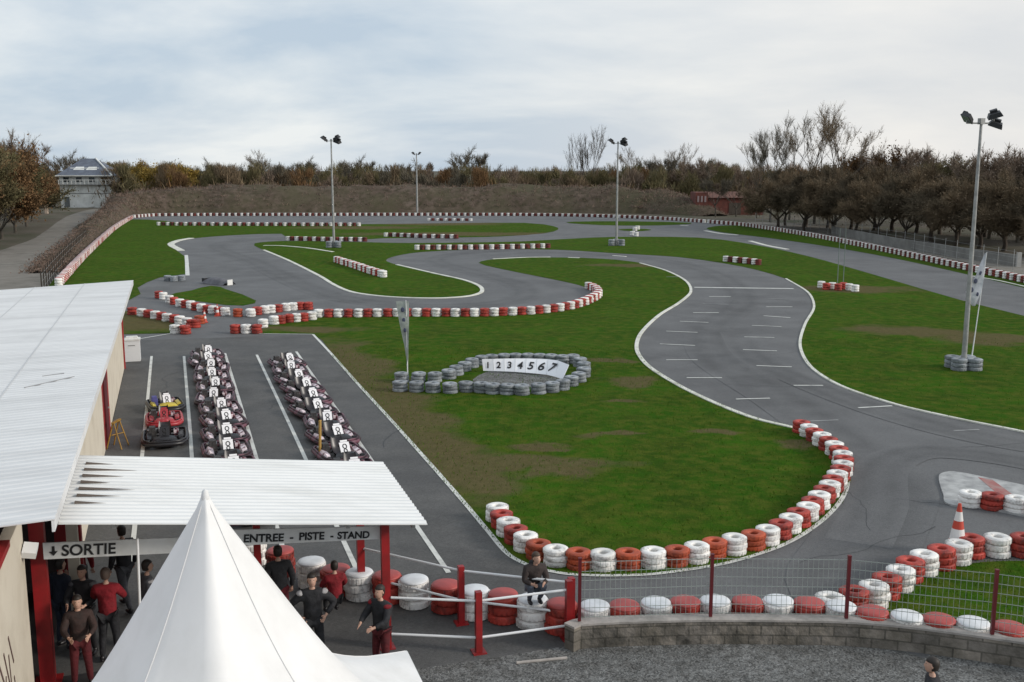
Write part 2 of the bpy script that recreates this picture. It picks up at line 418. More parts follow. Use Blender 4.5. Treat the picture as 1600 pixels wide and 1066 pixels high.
sheet('floor_shade_sheet', [L(8, -2.6), L(19.4, -2.6), L(23, -2.6), L(23, -9), L(8, -9), L(8, -2.6), L(8, -0.5), L(18.9, -0.5), L(18.9, -2.6)][5:9] , 0.016, mat('painted floor shade', (0.020, 0.019, 0.020), 0.8, (0.035, 0.033, 0.033), scale=3))  # added dark sheet: deep shade by the canopy painted onto the floor
sheet('hall_floor', [L(14, -9.5), L(14, -2.62), L(23.1, -2.62), L(23.1, -9.5)], 0.017, mat('dark hall floor', (0.030, 0.026, 0.025), 0.7))  # floor colour darkened to stand for the shade inside the hall
sheet('gravel_yard', [L(17.2, 3.8), L(17.2, 7.0), (1.3, 18.5), (3.8, 18.72), (6.4, 18.66), (7.5, 18.42), (9.3, 17.72), (16, 15.6), (40, 8), (40, -30), (-20, -30), L(6, -14), L(6, 3.8)], 0.012, gravel_m)
sheet('drive', smooth_poly(pxw([(-60, 520), (-60, 420), (0, 392), (55, 372), (105, 338), (150, 326), (164, 329), (126, 349), (112, 362), (140, 366), (112, 396), (84, 440), (60, 470), (0, 530)]), sub=3), 0.006, drive_m)
sheet('verge_path', smooth_poly(pxw([(1165, 347), (1240, 350), (1330, 361), (1420, 376), (1600, 402), (1800, 432), (1800, 470), (1600, 430), (1500, 408), (1400, 389), (1300, 370), (1220, 357)]), sub=3), 0.006, drive_m)

# grass islands
G1 = [(489, 523), (520, 556), (556, 597), (600, 645), (660, 712), (725, 786), (765, 834), (795, 868), (830, 886), (878, 897), (960, 901), (1060, 894), (1140, 880), (1230, 850), (1290, 810), (1320, 772), (1327, 730), (1300, 702), (1235, 668), (1180, 655), (1120, 632), (1060, 603), (1012, 572), (995, 547), (1001, 522), (1030, 493), (1062, 473), (1079, 456), (1071, 439), (1040, 423), (1000, 411), (940, 404.5), (850, 402.5), (780, 404.5), (748, 411), (800, 424), (860, 436), (905, 446), (930, 456), (932, 468), (900, 482), (860, 488), (780, 492.5), (640, 493), (500, 495), (436, 502), (414, 512), (402, 521.5), (440, 522)]
G2 = [(398, 380.5), (412, 391), (450, 407), (500, 432), (525, 447), (555, 458), (610, 464), (680, 466), (730, 463), (751, 457), (749, 448), (725, 438), (680, 428), (620, 414), (603, 407), (620, 400), (660, 394), (760, 389.5), (870, 390.5), (960, 396), (1060, 402), (1160, 417), (1228, 436), (1262, 457), (1272, 480), (1258, 507), (1250, 540), (1266, 573), (1312, 603), (1400, 633), (1500, 656), (1600, 676), (1800, 722), (2050, 690), (1900, 590), (1700, 520), (1600, 494), (1500, 469), (1350, 425), (1260, 400), (1180, 383), (1090, 371.5), (960, 370.5), (870, 374.5), (800, 378), (640, 380), (560, 378.5), (440, 377)]
G4 = [(60, 470), (122, 413), (150, 385), (180, 359), (208, 343), (260, 345.5), (300, 350), (570, 350.5), (700, 349), (820, 348.5), (866, 354), (872, 359), (850, 365), (780, 370), (700, 371.5), (600, 372.5), (560, 375), (450, 374.5), (440, 365.5), (360, 368), (300, 373), (275, 378), (268, 384), (282, 396), (292, 405), (292, 428), (250, 434), (215, 450), (200, 470)]
G6 = [(262, 462), (300, 454), (330, 447), (352, 452), (400, 470), (380, 478), (330, 474)]
G7 = [(150, 486), (205, 487), (245, 491), (270, 500), (272, 521), (205, 522.5), (150, 523)]
G8 = [(1104, 357.5), (1125, 353), (1162, 353), (1240, 363.5), (1300, 374.5), (1400, 395.5), (1500, 417), (1600, 439), (1800, 485), (1800, 500), (1600, 450), (1500, 426.5), (1400, 404.5), (1300, 386.5), (1200, 372), (1130, 363.5)]
G9 = [(884, 347.5), (960, 346), (1080, 348.5), (1030, 352.5), (940, 352)]
G9b = [(966, 358.8), (1000, 357.6), (1018, 359.6), (990, 361.5)]
G10 = [(1332, 958), (1362, 945), (1400, 920), (1450, 897), (1500, 884), (1560, 878), (1640, 880), (1760, 900), (1900, 950), (1900, 1080), (1700, 1042), (1600, 1020), (1480, 1008), (1400, 1002), (1345, 985)]
for G, sub_ in ((G1, 3), (G2, 3), (G4, 2), (G6, 2), (G7, 1), (G8, 3), (G9, 3), (G9b, 3), (G10, 3)):
    w = smooth_poly(pxw(G), sub=sub_)
    sheet('grass', w, 0.018, grass_m)
isl = smooth_poly(pxw([(740, 600), (760, 582), (800, 577), (860, 580), (888, 590), (870, 602), (800, 606)]), sub=3)
sheet('gravel_island', isl, 0.024, gravel_m)

# darker rubbered racing lines worn into the tarmac
RZ = [0.0125]
def rubber_line(px, w):
    RZ[0] += 0.0012
    P = smooth_poly(pxw(px), closed=False, sub=6); n = len(P); vs = []; wt_ = []
    for i, p in enumerate(P):
        d = P[min(i + 1, n - 1)] - P[max(i - 1, 0)]; d.normalize(); q = Vector((-d.y, d.x, 0)); e = min(1, i / 4, (n - 1 - i) / 4)
        for f, a_ in ((-1, 0), (-0.5, 0.8), (0, 0.35), (0.5, 0.8), (1, 0)):
            v = p + q * f * w / 2; vs.append((v.x, v.y, RZ[0])); wt_.append(a_ * e)
    me = bpy.data.meshes.new('racing_line')
    me.from_pydata(vs, [], [(i * 5 + j, i * 5 + j + 1, (i + 1) * 5 + j + 1, (i + 1) * 5 + j) for i in range(n - 1) for j in range(4)])
    a_ = me.attributes.new('rubbered', 'FLOAT', 'POINT'); a_.data.foreach_set('value', wt_)
    me.materials.append(asphalt); me.update(); o = link('racing_line', me); o['kind'] = 'structure'
rubber_line([(1500, 1000), (1330, 930), (1350, 850), (1390, 760), (1330, 700), (1230, 630), (1120, 560), (1110, 510), (1160, 470), (1120, 430), (1020, 404), (900, 396), (760, 393), (680, 405), (760, 430), (820, 450), (790, 472), (650, 478), (520, 462), (400, 410), (340, 382), (440, 370)], 2.6)
rubber_line([(1800, 722), (1600, 696), (1480, 672), (1370, 640), (1260, 598), (1180, 560), (1150, 520)], 1.8)
rubber_line([(1900, 800), (1700, 745), (1560, 716), (1440, 706), (1380, 730), (1370, 790), (1340, 850)], 1.6)

# tar-sealed cracks wandering over the tarmac
crk = MB(); rc = random.Random(3)
for (x, y, ang_, ln_) in ((640, 640, 0.3, 5), (1180, 560, 1.2, 6), (1400, 780, 0.2, 7), (1120, 600, 0.1, 5), (420, 640, 1.3, 8), (240, 620, 1.5, 6), (1250, 880, 0.4, 5), (600, 700, 1.8, 6), (1500, 700, 0.1, 8), (360, 440, 0.4, 12), (820, 880, 0.2, 3), (1360, 830, 1.4, 5)):
    p = at(x, y); P_ = [p]; a_ = ang_
    for i in range(int(ln_ / 0.35)):
        a_ += rc.gauss(0, 0.35); a_ += (ang_ - a_) * 0.25; P_.append(P_[-1] + Vector((math.cos(a_), math.sin(a_), 0)) * 0.35)
    strip(crk, P_, 0.022, 0.0175)
tag(crk.build('tar_cracks', mat('crack sealing tar', (0.030, 0.030, 0.032), 0.6)), kind='structure')

# painted edge lines
mark_mat = mat('worn road paint', (0.66, 0.66, 0.62), 0.7, (0.30, 0.30, 0.29), scale=2.2, contrast=(0.5, 0.8), detail=8)
mark_faint = mat('faded road paint', (0.34, 0.34, 0.33), 0.7, (0.15, 0.15, 0.155), scale=1.5, contrast=(0.35, 0.7), detail=8)
kerb_mat = mat('white kerb concrete', (0.70, 0.69, 0.62), 0.75, (0.42, 0.42, 0.34), scale=0.9, contrast=(0.45, 0.75), detail=8)
mk = MB()
def pline(px, w, mb=mk, z=0.023, mi=0, h=None): strip(mb, smooth_poly(pxw(px), closed=False, sub=5), w, z, h, mi)
pline(G1[0:9] + [(878, 897), (920, 900), (960, 900.5), (1010, 899), (1060, 893.5), (1140, 880), (1230, 850), (1290, 810), (1320, 772), (1327, 730)], 0.13)
for a, b in (((237, 557), 6), ((288, 557), 6), ((350, 553), 6), ((400, 555), 6), ((463, 550), 6)):
    pass
for t, s0, s1 in ((-1.33, 24, 52.3), (0.17, 24, 51.8), (2.10, 22, 52), (3.56, 20.6, 51.1), (5.50, 21.4, 51.4)):
    strip(mk, [L(s0, t), L((s0 + s1) / 2, t + 0.02), L(s1, t)], 0.12, 0.020)
strip(mk, [L(57.6, -2.4), at(272, 521)], 0.13, 0.026); strip(mk, [at(404, 522), at(489, 523)], 0.10, 0.026)
strip(mk, pxw([(291, 399), (292, 410), (293, 431)]), 0.35, 0.026)
strip(mk, pxw([(1085, 449.5), (1160, 450.5), (1240, 451.5)]), 0.42, 0.022)
for x0, x1, y, dy, f in ((1041, 1062, 433, 0, 1), (1108, 1142, 464, 0, 0), (1098, 1138, 475, 1, 1), (1083, 1123, 489, 0, 0), (1062, 1107, 502.5, 2, 0), (1041, 1090, 518, 2, 0), (1031, 1086, 538, 2.5, 0), (1041, 1090, 563, 0, 0), (1073, 1128, 591, 0, 0), (1150, 1203, 624.5, -1.5, 0),
                      (1200, 1230, 467, 1, 1), (1197, 1238, 480, 0, 0), (1193, 1235, 494, 3, 0), (1175, 1221, 509, 2, 0), (1163, 1210, 527, 1, 0), (1161, 1214, 547, 2, 0), (1182, 1237, 572, 2, 0), (1240, 1286, 603, 0, 0), (1341, 1394, 638, -3, 0), (1490, 1530, 674, -2, 1), (1265, 1310, 659, -2, 1), (1255, 1300, 440, 0, 1)):
    a = at(x0, y); b = at(x1, y + dy); d = at(x0 + 2, y + 6 if y > 500 else y + 4)
    mi_ = 1 if f else 0
    if x0 == 1255: continue
    strip(mk, [a, (a + b) / 2, b], 0.12 if y > 500 else 0.16, 0.0225, None, mi_)
tag(mk.build('painted_lines', [mark_mat, mark_faint]), kind='structure')
# kerbs standing a few cm proud round the infield edges
kb = MB()
def kerb(px, w=0.16, h=0.05, mb=kb): strip(mb, smooth_poly(pxw(px), closed=False, sub=6), w, 0.0, h)
kerb([(1000, 411.5), (1040, 423), (1071, 439), (1079.5, 456), (1062, 473), (1030, 493), (1001, 522), (995, 547), (1012, 572), (1060, 603), (1120, 632), (1180, 655), (1238, 669)], 0.2)
kerb([(1228, 436), (1262, 457), (1272, 480), (1258, 507), (1250, 540), (1266, 573), (1312, 603), (1400, 633), (1500, 656), (1600, 676), (1750, 710)], 0.15)
kerb([(412, 391), (450, 407), (500, 432), (525, 447), (555, 458), (610, 464.5), (680, 466.5), (730, 463.5), (752, 457), (749, 447.5), (725, 438), (680, 428), (620, 414)], 0.3)
kerb([(412, 384), (440, 384.5), (480, 388), (520, 394)], 0.4); kerb([(299, 372.5), (280, 376), (267, 382), (283, 392)], 0.8)
kerb([(770, 405.2), (820, 402.8), (860, 402.2)], 0.3); kerb([(888, 403), (905, 403.5)], 0.35); kerb([(958, 400), (978, 401.5)], 0.3)
kerb([(1102, 361), (1128, 365.5), (1152, 367.5)], 0.55); kerb([(1172, 377), (1200, 384.5), (1230, 390)], 0.55)
kerb([(1520, 432), (1560, 439), (1600, 448), (1640, 457)], 0.2); kerb([(1064, 352.5), (1075, 353)], 0.6)
tag(kb.build('kerb', kerb_mat), kind='structure')
# red and white painted kerb apron lower right
ap = smooth_poly(pxw([(1467, 752), (1470, 742), (1490, 739), (1540, 748), (1620, 765), (1760, 800), (1760, 840), (1620, 812), (1530, 795), (1482, 790), (1474, 775)]), sub=4)
apron = MB(); apron.prism([(p.x, p.y) for p in ap], 0.0, 0.05)
apo = apron.build('kerb_apron', mat('white painted apron', (0.46, 0.46, 0.45), 0.7, (0.26, 0.26, 0.26), scale=2.5)); apo['kind'] = 'structure'
ared = MB(); ared.prism([(p.x, p.y) for p in pxw([(1528, 748.5), (1551, 753), (1588, 780), (1560, 776)])], 0.052, 0.055)
tag(ared.build('red_apron_stripe', mat('red painted apron', (0.34, 0.10, 0.09), 0.8, (0.36, 0.22, 0.20), scale=2.5)), kind='structure')

# ------------------------------------------------------------------ tyre stacks
TH = 0.148                      # height of one tyre of the stacks
def tyre_prof(ro=0.288, ri=0.108, h=TH):
    return [(ri, 0.02), (ri + 0.035, 0.004), (ro - 0.05, 0.0), (ro - 0.012, 0.018), (ro, 0.045), (ro + 0.003, h / 2), (ro, h - 0.045), (ro - 0.012, h - 0.018), (ro - 0.05, h), (ri + 0.035, h - 0.004), (ri, h - 0.02), (ri + 0.012, h / 2)]
def tyre_mesh(m, n=20, name='tyre', lugs=True):
    b = MB(); b.lathe(tyre_prof(), n=n, closed=True)
    if lugs:       # shoulder tread blocks
        for k in range(n):
            a = 2 * math.pi * (k + 0.5) / n
            b.box((0.287 * math.cos(a), 0.287 * math.sin(a), TH / 2), (0.016, 0.05, TH * 0.62), rot=(0, 0, a))
    return b.mesh(name, m)
PAINT = {'d': mat('dark maroon painted rubber', (0.26, 0.040, 0.028), 0.7, (0.05, 0.02, 0.016), scale=3, objvar=0.3), 'w': tyre_white, 'r': tyre_red, 'o': tyre_orange, 'g': tyre_grey}
PNAME = {'d': 'dark red', 'w': 'white', 'r': 'red', 'o': 'orange-red', 'g': 'grey'}
T_NEAR = {k: tyre_mesh(m) for k, m in PAINT.items()}
def far_mesh(keys, n=12):
    b = MB()
    for i in range(3):
        b.lathe([(r, z + i * TH) for r, z in tyre_prof()], n=n, closed=True)
    return b.mesh('tyre_stack', PAINT[keys])
T_FAR = {k: far_mesh(k) for k in PAINT}
def lid_mesh(m):
    b = MB(); b.lathe([(0.0, 0.028), (0.10, 0.027), (0.2, 0.020), (0.262, 0.006), (0.278, -0.012), (0.272, -0.02), (0.0, -0.02)], n=22)
    return b.mesh('lid', m)
LID = {'w': lid_mesh(mat('white plastic lid', (0.80, 0.81, 0.83), 0.45, (0.66, 0.67, 0.68), scale=3)), 'r': lid_mesh(mat('red plastic lid', (0.45, 0.07, 0.06), 0.5, (0.34, 0.05, 0.045), scale=3))}

def resample(pts, pitch):
    P = smooth_poly(pts, closed=False, sub=10); out = [P[0].copy()]; acc = 0.0
    for i in range(1, len(P)):
        a, b = P[i - 1], P[i]; d = (b - a).length
        while acc + d >= pitch and d > 0:
            t = (pitch - acc) / d; a = a.lerp(b, t); out.append(a.copy()); d = (b - a).length; acc = 0.0
        acc += d
    return out
STACKS = []
def row(desc, px, pitch, colors='wr', scale=(1, 1, 1), lid=False, start='left end', jitter=0.02, group=None, n=None, exact=False, worlds=None):
    pts = worlds or pxw(px)
    P = pts if exact else resample(pts, pitch)
    if n: P = P[:n]
    for i, p in enumerate(P):
        c = colors[i % len(colors)]
        STACKS.append(dict(p=Vector((p.x + R.uniform(-jitter, jitter), p.y + R.uniform(-jitter, jitter), 0)), c=c, i=i, n=len(P), desc=desc, scale=scale, lid=lid, start=start, group=group or 'tyre stacks ' + desc))
def off(px, dy): return [(x, y + dy) for x, y in px]

# front hairpin, red row turning to orange-red, seen from outside
hp = [(776, 817), (797, 843), (826, 868), (853, 881), (887, 889), (925, 892), (963, 892), (1000, 890), (1035, 888), (1070, 884), (1098, 878), (1130, 870), (1160, 865), (1190, 856), (1218, 844), (1243, 829), (1268, 808), (1290, 786), (1306, 764), (1317, 742), (1311, 722), (1287, 702), (1265, 688), (1243, 674)]
row('round the front hairpin of the track', off(hp, -4), 0.565, 'wrwrwowowowowowowrwrwrwrwrwrwrwrwr', scale=(1, 1, 0.92), jitter=0.012)
# pit row behind the white rails and the low wall
pr = [(395, 888), (440, 904), (487, 922), (527, 934), (563, 940), (605, 945), (648, 952), (697, 960), (742, 969), (787, 975), (832, 984), (878, 991), (928, 995), (975, 994), (1024, 990), (1070, 988), (1117, 987), (1167, 987), (1214, 986), (1262, 990), (1312, 996), (1362, 1004), (1415, 1012), (1465, 1017), (1517, 1023), (1573, 1030), (1640, 1040), (1700, 1052)]
row('along the pit rails and the low stone wall', [(x, y - 6) for x, y in pr], 0.6, 'wr', scale=(1.08, 1.08, 1.28), lid=True, jitter=0.012, exact=True)
row('curving away from the stone wall to the marshal cone', [(1296, 966), (1338, 956), (1366, 946), (1385, 932), (1404, 922), (1420, 908), (1434, 902), (1456, 890), (1475, 886), (1496, 879), (1519, 869), (1555, 868), (1591, 868), (1632, 872), (1675, 879)], 0.62, 'wrwrwrwrwrwrwrwrw', scale=(1.04, 1.04, 1.12))
row('on the painted kerb apron', [(1515, 791), (1550, 795), (1587, 800), (1624, 806), (1662, 813)], 0.6, 'wr', scale=(1, 1, 0.95), exact=True)
# infield hairpin row
ir = [(498, 496), (560, 495.5), (640, 494.5), (740, 494.5), (790, 493), (830, 491), (870, 487), (900, 481), (925, 471), (935, 463), (928, 455), (916, 450)]
row('round the inner hairpin', ir, 0.60, 'wr', scale=(1.0, 1.0, 1.12), jitter=0.03)
row('leading from the pit exit to the inner hairpin', [(368, 521), (385, 521), (402, 521), (411, 512), (428, 507), (440, 506), (452, 504), (463, 503), (475, 502), (487, 500)], 0.6, 'rwrwrwrwrw'.replace('rwrwrw', 'rwrwwr', 1), scale=(1, 1, 1.12), exact=True)
row('on the tarmac side of the pit exit', [(372, 495), (392, 495), (402, 492), (414, 490), (424, 489), (435, 488), (447, 486), (458, 485), (470, 484), (482, 484)], 0.6, 'owrwwrwwrr', scale=(1, 1, 1.12), exact=True)
row('along the track side of the pit entry', [(248, 466), (256, 468), (265, 473), (272, 476), (281, 479), (290, 481), (298, 482), (306, 485), (315, 487), (324, 489), (333, 490), (342, 492), (352, 493)], 0.6, 'rwwrwrwrwrwrw', scale=(1, 1, 1.12), exact=True)
row('along the grass side of the pit entry', [(207, 492), (222, 494), (232, 496), (243, 498), (252, 500), (262, 502), (272, 504), (281, 506), (292, 509), (299, 512)], 0.6, 'rwrwrwrwwr', scale=(1, 1, 1.05), exact=True)
row('at the blunt end of the pit entry', [(274, 521), (290, 522), (313, 506), (306, 512)], 0.6, 'wror', scale=(1, 1, 1.1), exact=True)
# grey island with the number board
gi = [(625, 611), (651, 612), (677, 613), (703, 614), (728, 612), (752, 613), (770, 615), (792, 616), (817, 617), (842, 615), (862, 613), (879, 609), (893, 603), (905, 597), (912, 589), (912, 580), (906, 573), (895, 568)]
row('along the front of the numbered grey island', gi, 0.6, 'g', scale=(1.05, 1.05, 0.95), exact=True)
row('along the back of the numbered grey island', [(880, 569), (862, 567.5), (843, 567), (825, 566.5), (806, 566.5), (788, 567), (769, 568), (752, 570), (738, 574), (725, 580), (713, 586), (702, 592), (680, 597), (654, 597), (628, 597)], 0.6, 'g', scale=(1.05, 1.05, 0.95), exact=True, start='right end')
# far rows
row('standing at the middle of the infield lawn by the left lamp mast', [(526, 410), (538, 414), (551, 418), (563, 422), (577, 427), (590, 431), (601, 434)], 0.62, 'wrwrw', scale=(1.1, 1.1, 1.3))
row('in front of the inner straight', [(652, 390.5), (750, 390), (862, 388)], 0.60, 'wd', scale=(1.05, 1.05, 1.25))
row('in the short line behind the left lamp mast', [(450, 376), (510, 377), (573, 377.5)], 0.6, 'wd', scale=(1.05, 1.05, 1.2))
row('in the short kinked line left of the inner straight', [(603, 370), (612, 370), (660, 372), (718, 373)], 0.62, 'wd', scale=(1.05, 1.05, 1.2))
row('on the short grass spit beside the track bend', [(1134, 409), (1150, 410.5), (1170, 412.5), (1190, 415)], 0.62, 'wd', scale=(1.05, 1.05, 1.25))
row('in the small clump right of the start line', [(1283, 450), (1291, 453), (1300, 452), (1309, 454), (1318, 452), (1327, 454), (1336, 456)], 0.62, 'wrwrrww', scale=(1, 1, 1.15), exact=True)
row('on the small chicane beside the middle lamp mast', [(988, 368), (994, 369.5), (992, 361), (996, 359)], 0.62, 'w', scale=(1.2, 1.2, 1.3), exact=True)
row('in the second line behind the inner lawn', [(248, 352.5), (320, 352.8), (400, 353.2), (480, 353.5), (568, 353.5)], 0.74, 'wd', scale=(1.1, 1.1, 1.25))
row('in the short line before the far end', [(670, 345), (742, 345.5)], 0.75, 'wd', scale=(1.05, 1.05, 1.0))
row('down the left boundary of the circuit', [(92, 447), (122, 413), (150, 385), (180, 358), (206, 341.5)], 0.62, 'wr', scale=(1.05, 1.05, 1.35), start='near end')
row('along the far end of the circuit', [(210, 340.5), (250, 338), (500, 337.5), (800, 337.5), (930, 339.5), (1040, 344), (1102, 348.5)], 0.60, 'wd', scale=(1.08, 1.08, 1.25))
row('down the right boundary of the circuit', [(1108, 349), (1165, 354), (1240, 365.5), (1300, 376.5), (1400, 397.5), (1500, 420), (1600, 442), (1760, 480)], 0.62, 'wd', scale=(1.05, 1.05, 1.3), start='far end')

def ordn(i, n, start):
    k = i + 1
    if n == 1: return ''
    suf = 'th' if 10 <= k % 100 <= 20 else {1: 'st', 2: 'nd', 3: 'rd'}.get(k % 10, 'th')
    words = ['first', 'second', 'third', 'fourth', 'fifth', 'sixth', 'seventh', 'eighth', 'ninth', 'tenth', 'eleventh', 'twelfth']
    w = words[k - 1] if k <= 12 else '%d%s' % (k, suf)
    return w + ' stack from the ' + start
def inview(p):
    dep = p.y * math.cos(PITCH) + 9 * math.sin(PITCH)
    return dep > 0 and abs(p.x / dep) < 0.52
STACKS.sort(key=lambda s: (not inview(s['p']), s['p'].length))
for k, s in enumerate(STACKS):
    if k >= 300: break
    near = s['p'].length < 72
    nm = PNAME[s['c']]
    label = '%s tyre stack %s, %s' % (nm, s['desc'], ordn(s['i'], s['n'], s['start']))
    if s['c'] == 'g': label = 'bare grey tyre stack %s, %s' % (s['desc'], ordn(s['i'], s['n'], s['start']))
    words = label.split()
    if len(words) > 16: label = ' '.join(label.replace(' stack from the', ' from').split()[:16])
    if near:
        t = thing('tyre_stack', label, 'tyre stack', s['p'], R.uniform(0, 6.28), s['group'])
        t.scale = s['scale']
        for j in range(3):
            o = link('tyre', T_NEAR[s['c']], t, (R.uniform(-0.022, 0.022), R.uniform(-0.022, 0.022), j * TH), R.uniform(0, 6.28))
        if s['lid']: link('lid', LID[s['c']], t, (0, 0, 3 * TH + 0.01))
    else:
        o = link('tyre_stack', T_FAR[s['c']], None, s['p'], R.uniform(0, 6.28)); o.scale = s['scale']
        tag(o, label, 'tyre stack', s['group'])
rest = MB()
for s in STACKS[300:]:
    rest.m = Matrix.Translation(s['p']) @ Matrix.Diagonal((*s['scale'], 1))
    mi = 'wrogd'.index(s['c'])
    for i in range(3):
        rest.lathe([(0.12, i * TH), (0.26, i * TH), (0.29, i * TH + 0.04), (0.29, i * TH + TH - 0.04), (0.26, (i + 1) * TH), (0.12, (i + 1) * TH - 0.02)], n=8, mi=mi)
if rest.v:
    tag(rest.build('tyre_stack', [PAINT[c] for c in 'wrogd']), 'distant red and white tyre stacks continuing the boundary rows of the circuit', 'tyre stacks', kind='stuff')

# ------------------------------------------------------------------ main building
def Lbox(mb, s0, s1, t0, t1, z0, z1, mi=0):
    """box in lane coordinates"""
    c = L((s0 + s1) / 2, (t0 + t1) / 2, (z0 + z1) / 2)
    mb.box(c, (abs(t1 - t0), abs(s1 - s0), z1 - z0), rot=(0, 0, LANE_ROT), mi=mi)
def corrugated(s0, s1, t0, t1, zfun, pitch, amp, thick=0.02, nt=2, trap=True):
    """corrugated sheet, ridges running across the lanes (along t)"""
    ss = []; 
    n = int((s1 - s0) / pitch)
    for i in range(n):
        b = s0 + i * pitch
        for f, a in ((0, 0), (0.28, 0), (0.42, 1), (0.78, 1), (0.92, 0)):
            ss.append((b + f * pitch, a * amp))
    ss.append((s0 + n * pitch, 0))
    mb = MB(); vs = []; fs = []
    for (s, a) in ss:
        for j in range(nt + 1):
            t = t0 + (t1 - t0) * j / nt
            vs.append(L(s, t, zfun(s, t) + a))
    m = len(ss); w = nt + 1
    for i in range(m - 1):
        for j in range(nt): fs.append((i * w + j, i * w + j + 1, (i + 1) * w + j + 1, (i + 1) * w + j))
    mb.add(vs, fs)
    vb = [v - Vector((0, 0, thick)) for v in vs]
    mb.add(vb, [tuple(reversed(f)) for f in fs])
    o = len(vs)
    side = []
    for i in range(m - 1):
        side.append((i * w, (i + 1) * w, (i + 1) * w + o, i * w + o)); side.append((i * w + nt, i * w + nt + o, (i + 1) * w + nt + o, (i + 1) * w + nt))
    for j in range(nt):
        side.append((j, j + o, j + 1 + o, j + 1)); side.append(((m - 1) * w + j, (m - 1) * w + j + 1, (m - 1) * w + j + 1 + o, (m - 1) * w + j + o))
    mb.add(vs + vb, side)
    return mb
bld = thing('pit_building', 'long low cream pit building under a white corrugated roof, beside the pit lanes', 'building', L(34, -7))
inv = Matrix.Translation(-L(34, -7))
def bpart(name, mb, m, parent=None):
    o = mb.build(name, m); o.parent = parent or bld
    if parent is None: o.location = -L(34, -7)
    return o
zr = lambda s, t: 4.0 + (t + 1.85) * 0.045
bpart('roof', corrugated(15.65, 49.75, -13.5, -1.85, zr, 0.25, 0.016, nt=6), roof_white)
w = MB(); Lbox(w, 38.0, 49.4, -2.62, -2.46, 0, 3.9)
bpart('wall', w, cream)
w = MB(); Lbox(w, 49.24, 49.4, -13.3, -2.62, 0, 3.5); bpart('end_wall', w, cream)
w = MB(); Lbox(w, 22.9, 34.8, -2.62, -2.46, 0, 3.9); bpart('wall', w, cream)
w = MB(); Lbox(w, 22.2, 22.9, -2.66, -2.44, 0, 3.88); bpart('pier', w, wall_red)
w = MB(); Lbox(w, 34.8, 38.0, -2.62, -2.46, 0, 3.9)
rw = bpart('wall', w, wall_red); rw['label'] = 'red painted stretch of wall with the workshop door'
w = MB(); Lbox(w, 35.4, 36.7, -2.455, -2.41, 0.0, 2.3)
d = bpart('door', w, mat('dark red door', (0.09, 0.008, 0.012), 0.5))
w = MB(); w.box(L(36.5, -2.39, 1.05), (0.05, 0.14, 0.03), rot=(0, 0, LANE_ROT)); bpart('handle', w, galv, d)
w = MB(); Lbox(w, 49.42, 49.55, -2.60, -2.40, 0, 3.85); Lbox(w, 49.30, 49.42, -2.455, -2.40, 0, 3.85)
bpart('corner_post', w, wall_red)
w = MB(); Lbox(w, 15.66, 49.7, -1.90, -1.86, 3.80, 3.97); bpart('gutter', w, roof_white)
lapm = mat('dark lap joint', (0.26, 0.26, 0.265), 0.8)
for (x0, y0, x1, y1) in ((38, 603, 116, 588), (66, 586, 100, 582)):
    a = at(x0, y0, 3.99); c = at(x1, y1, 4.0); sa, ta = a.dot(U), a.dot(V); sc_, tc_ = c.dot(U), c.dot(V)
    w = MB(); w.tube([L(sa, ta, zr(0, ta) + 0.018), L(sc_, tc_, zr(0, tc_) + 0.018)], 0.014, n=4); bpart('lap_joint', w, lapm)
for i in range(1, 6):
    w = MB(); t_ = -1.85 - i * 2.05; w.box(L(32.7, t_, zr(0, t_) + 0.0165), (0.035, 34.0, 0.006), rot=(0, 0, LANE_ROT)); bpart('sheet_overlap', w, lapm if False else mat('sheet overlap edge', (0.56, 0.56, 0.56), 0.7))
dkw = mat('dark inner wall', (0.06, 0.045, 0.042), 0.9)  # interior shade put into the wall colour
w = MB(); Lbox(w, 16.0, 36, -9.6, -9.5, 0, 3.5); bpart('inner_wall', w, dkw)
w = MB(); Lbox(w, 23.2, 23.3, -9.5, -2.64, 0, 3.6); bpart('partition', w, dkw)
w = MB()
for s_ in (18.9, 26, 33):
    w = MB(); Lbox(w, s_, s_ + 0.15, -9.4, -2.7, 3.3, 3.55); bpart('beam', w, red_steel)
# nearer wing
wing = thing('entrance_wing', 'nearer cream wing of the pit building with red roof edge, cut by the left frame', 'building', L(14, -5))
def wpart(name, mb, m):
    o = mb.build(name, m); o.parent = wing; o.location = -L(14, -5); return o
w = MB(); Lbox(w, 7.0, 17.9, -2.80, -2.62, 0, 3.39)
wpart('wall', w, cream)
w = MB()
w.add([L(6.8, -2.58, 3.50), L(16.4, -2.58, 3.50), L(16.4, -6.5, 3.72), L(6.8, -6.5, 3.72), L(6.8, -2.58, 3.40), L(16.4, -2.58, 3.40), L(16.4, -6.5, 3.6), L(6.8, -6.5, 3.6)], [(0, 1, 2, 3), (4, 7, 6, 5), (0, 4, 5, 1), (1, 5, 6, 2), (2, 6, 7, 3), (3, 7, 4, 0)])
wpart('roof', w, wall_red)
w = MB()   # hand-painted lettering strokes, too worn to read
for i, (s_, z_, a_, l_) in enumerate([(14.6, 1.9, 0.5, 0.75), (14.85, 1.75, 0.15, 0.6), (15.1, 1.95, 0.6, 0.7), (15.3, 1.6, -0.4, 0.45), (15.5, 1.85, 0.45, 0.7), (15.75, 1.7, 0.1, 0.55), (15.95, 1.95, 0.5, 0.6), (14.7, 1.2, 0.1, 0.5), (15.2, 1.1, 0.3, 0.6), (15.7, 1.15, -0.2, 0.45), (16.1, 1.25, 0.3, 0.5)]):
    w.m = Matrix.Translation(L(s_, -2.614, z_)) @ Matrix.Rotation(LANE_ROT, 4, 'Z') @ Matrix.Rotation(a_, 4, 'X')
    w.box((0, 0, 0), (0.006, 0.045, l_))
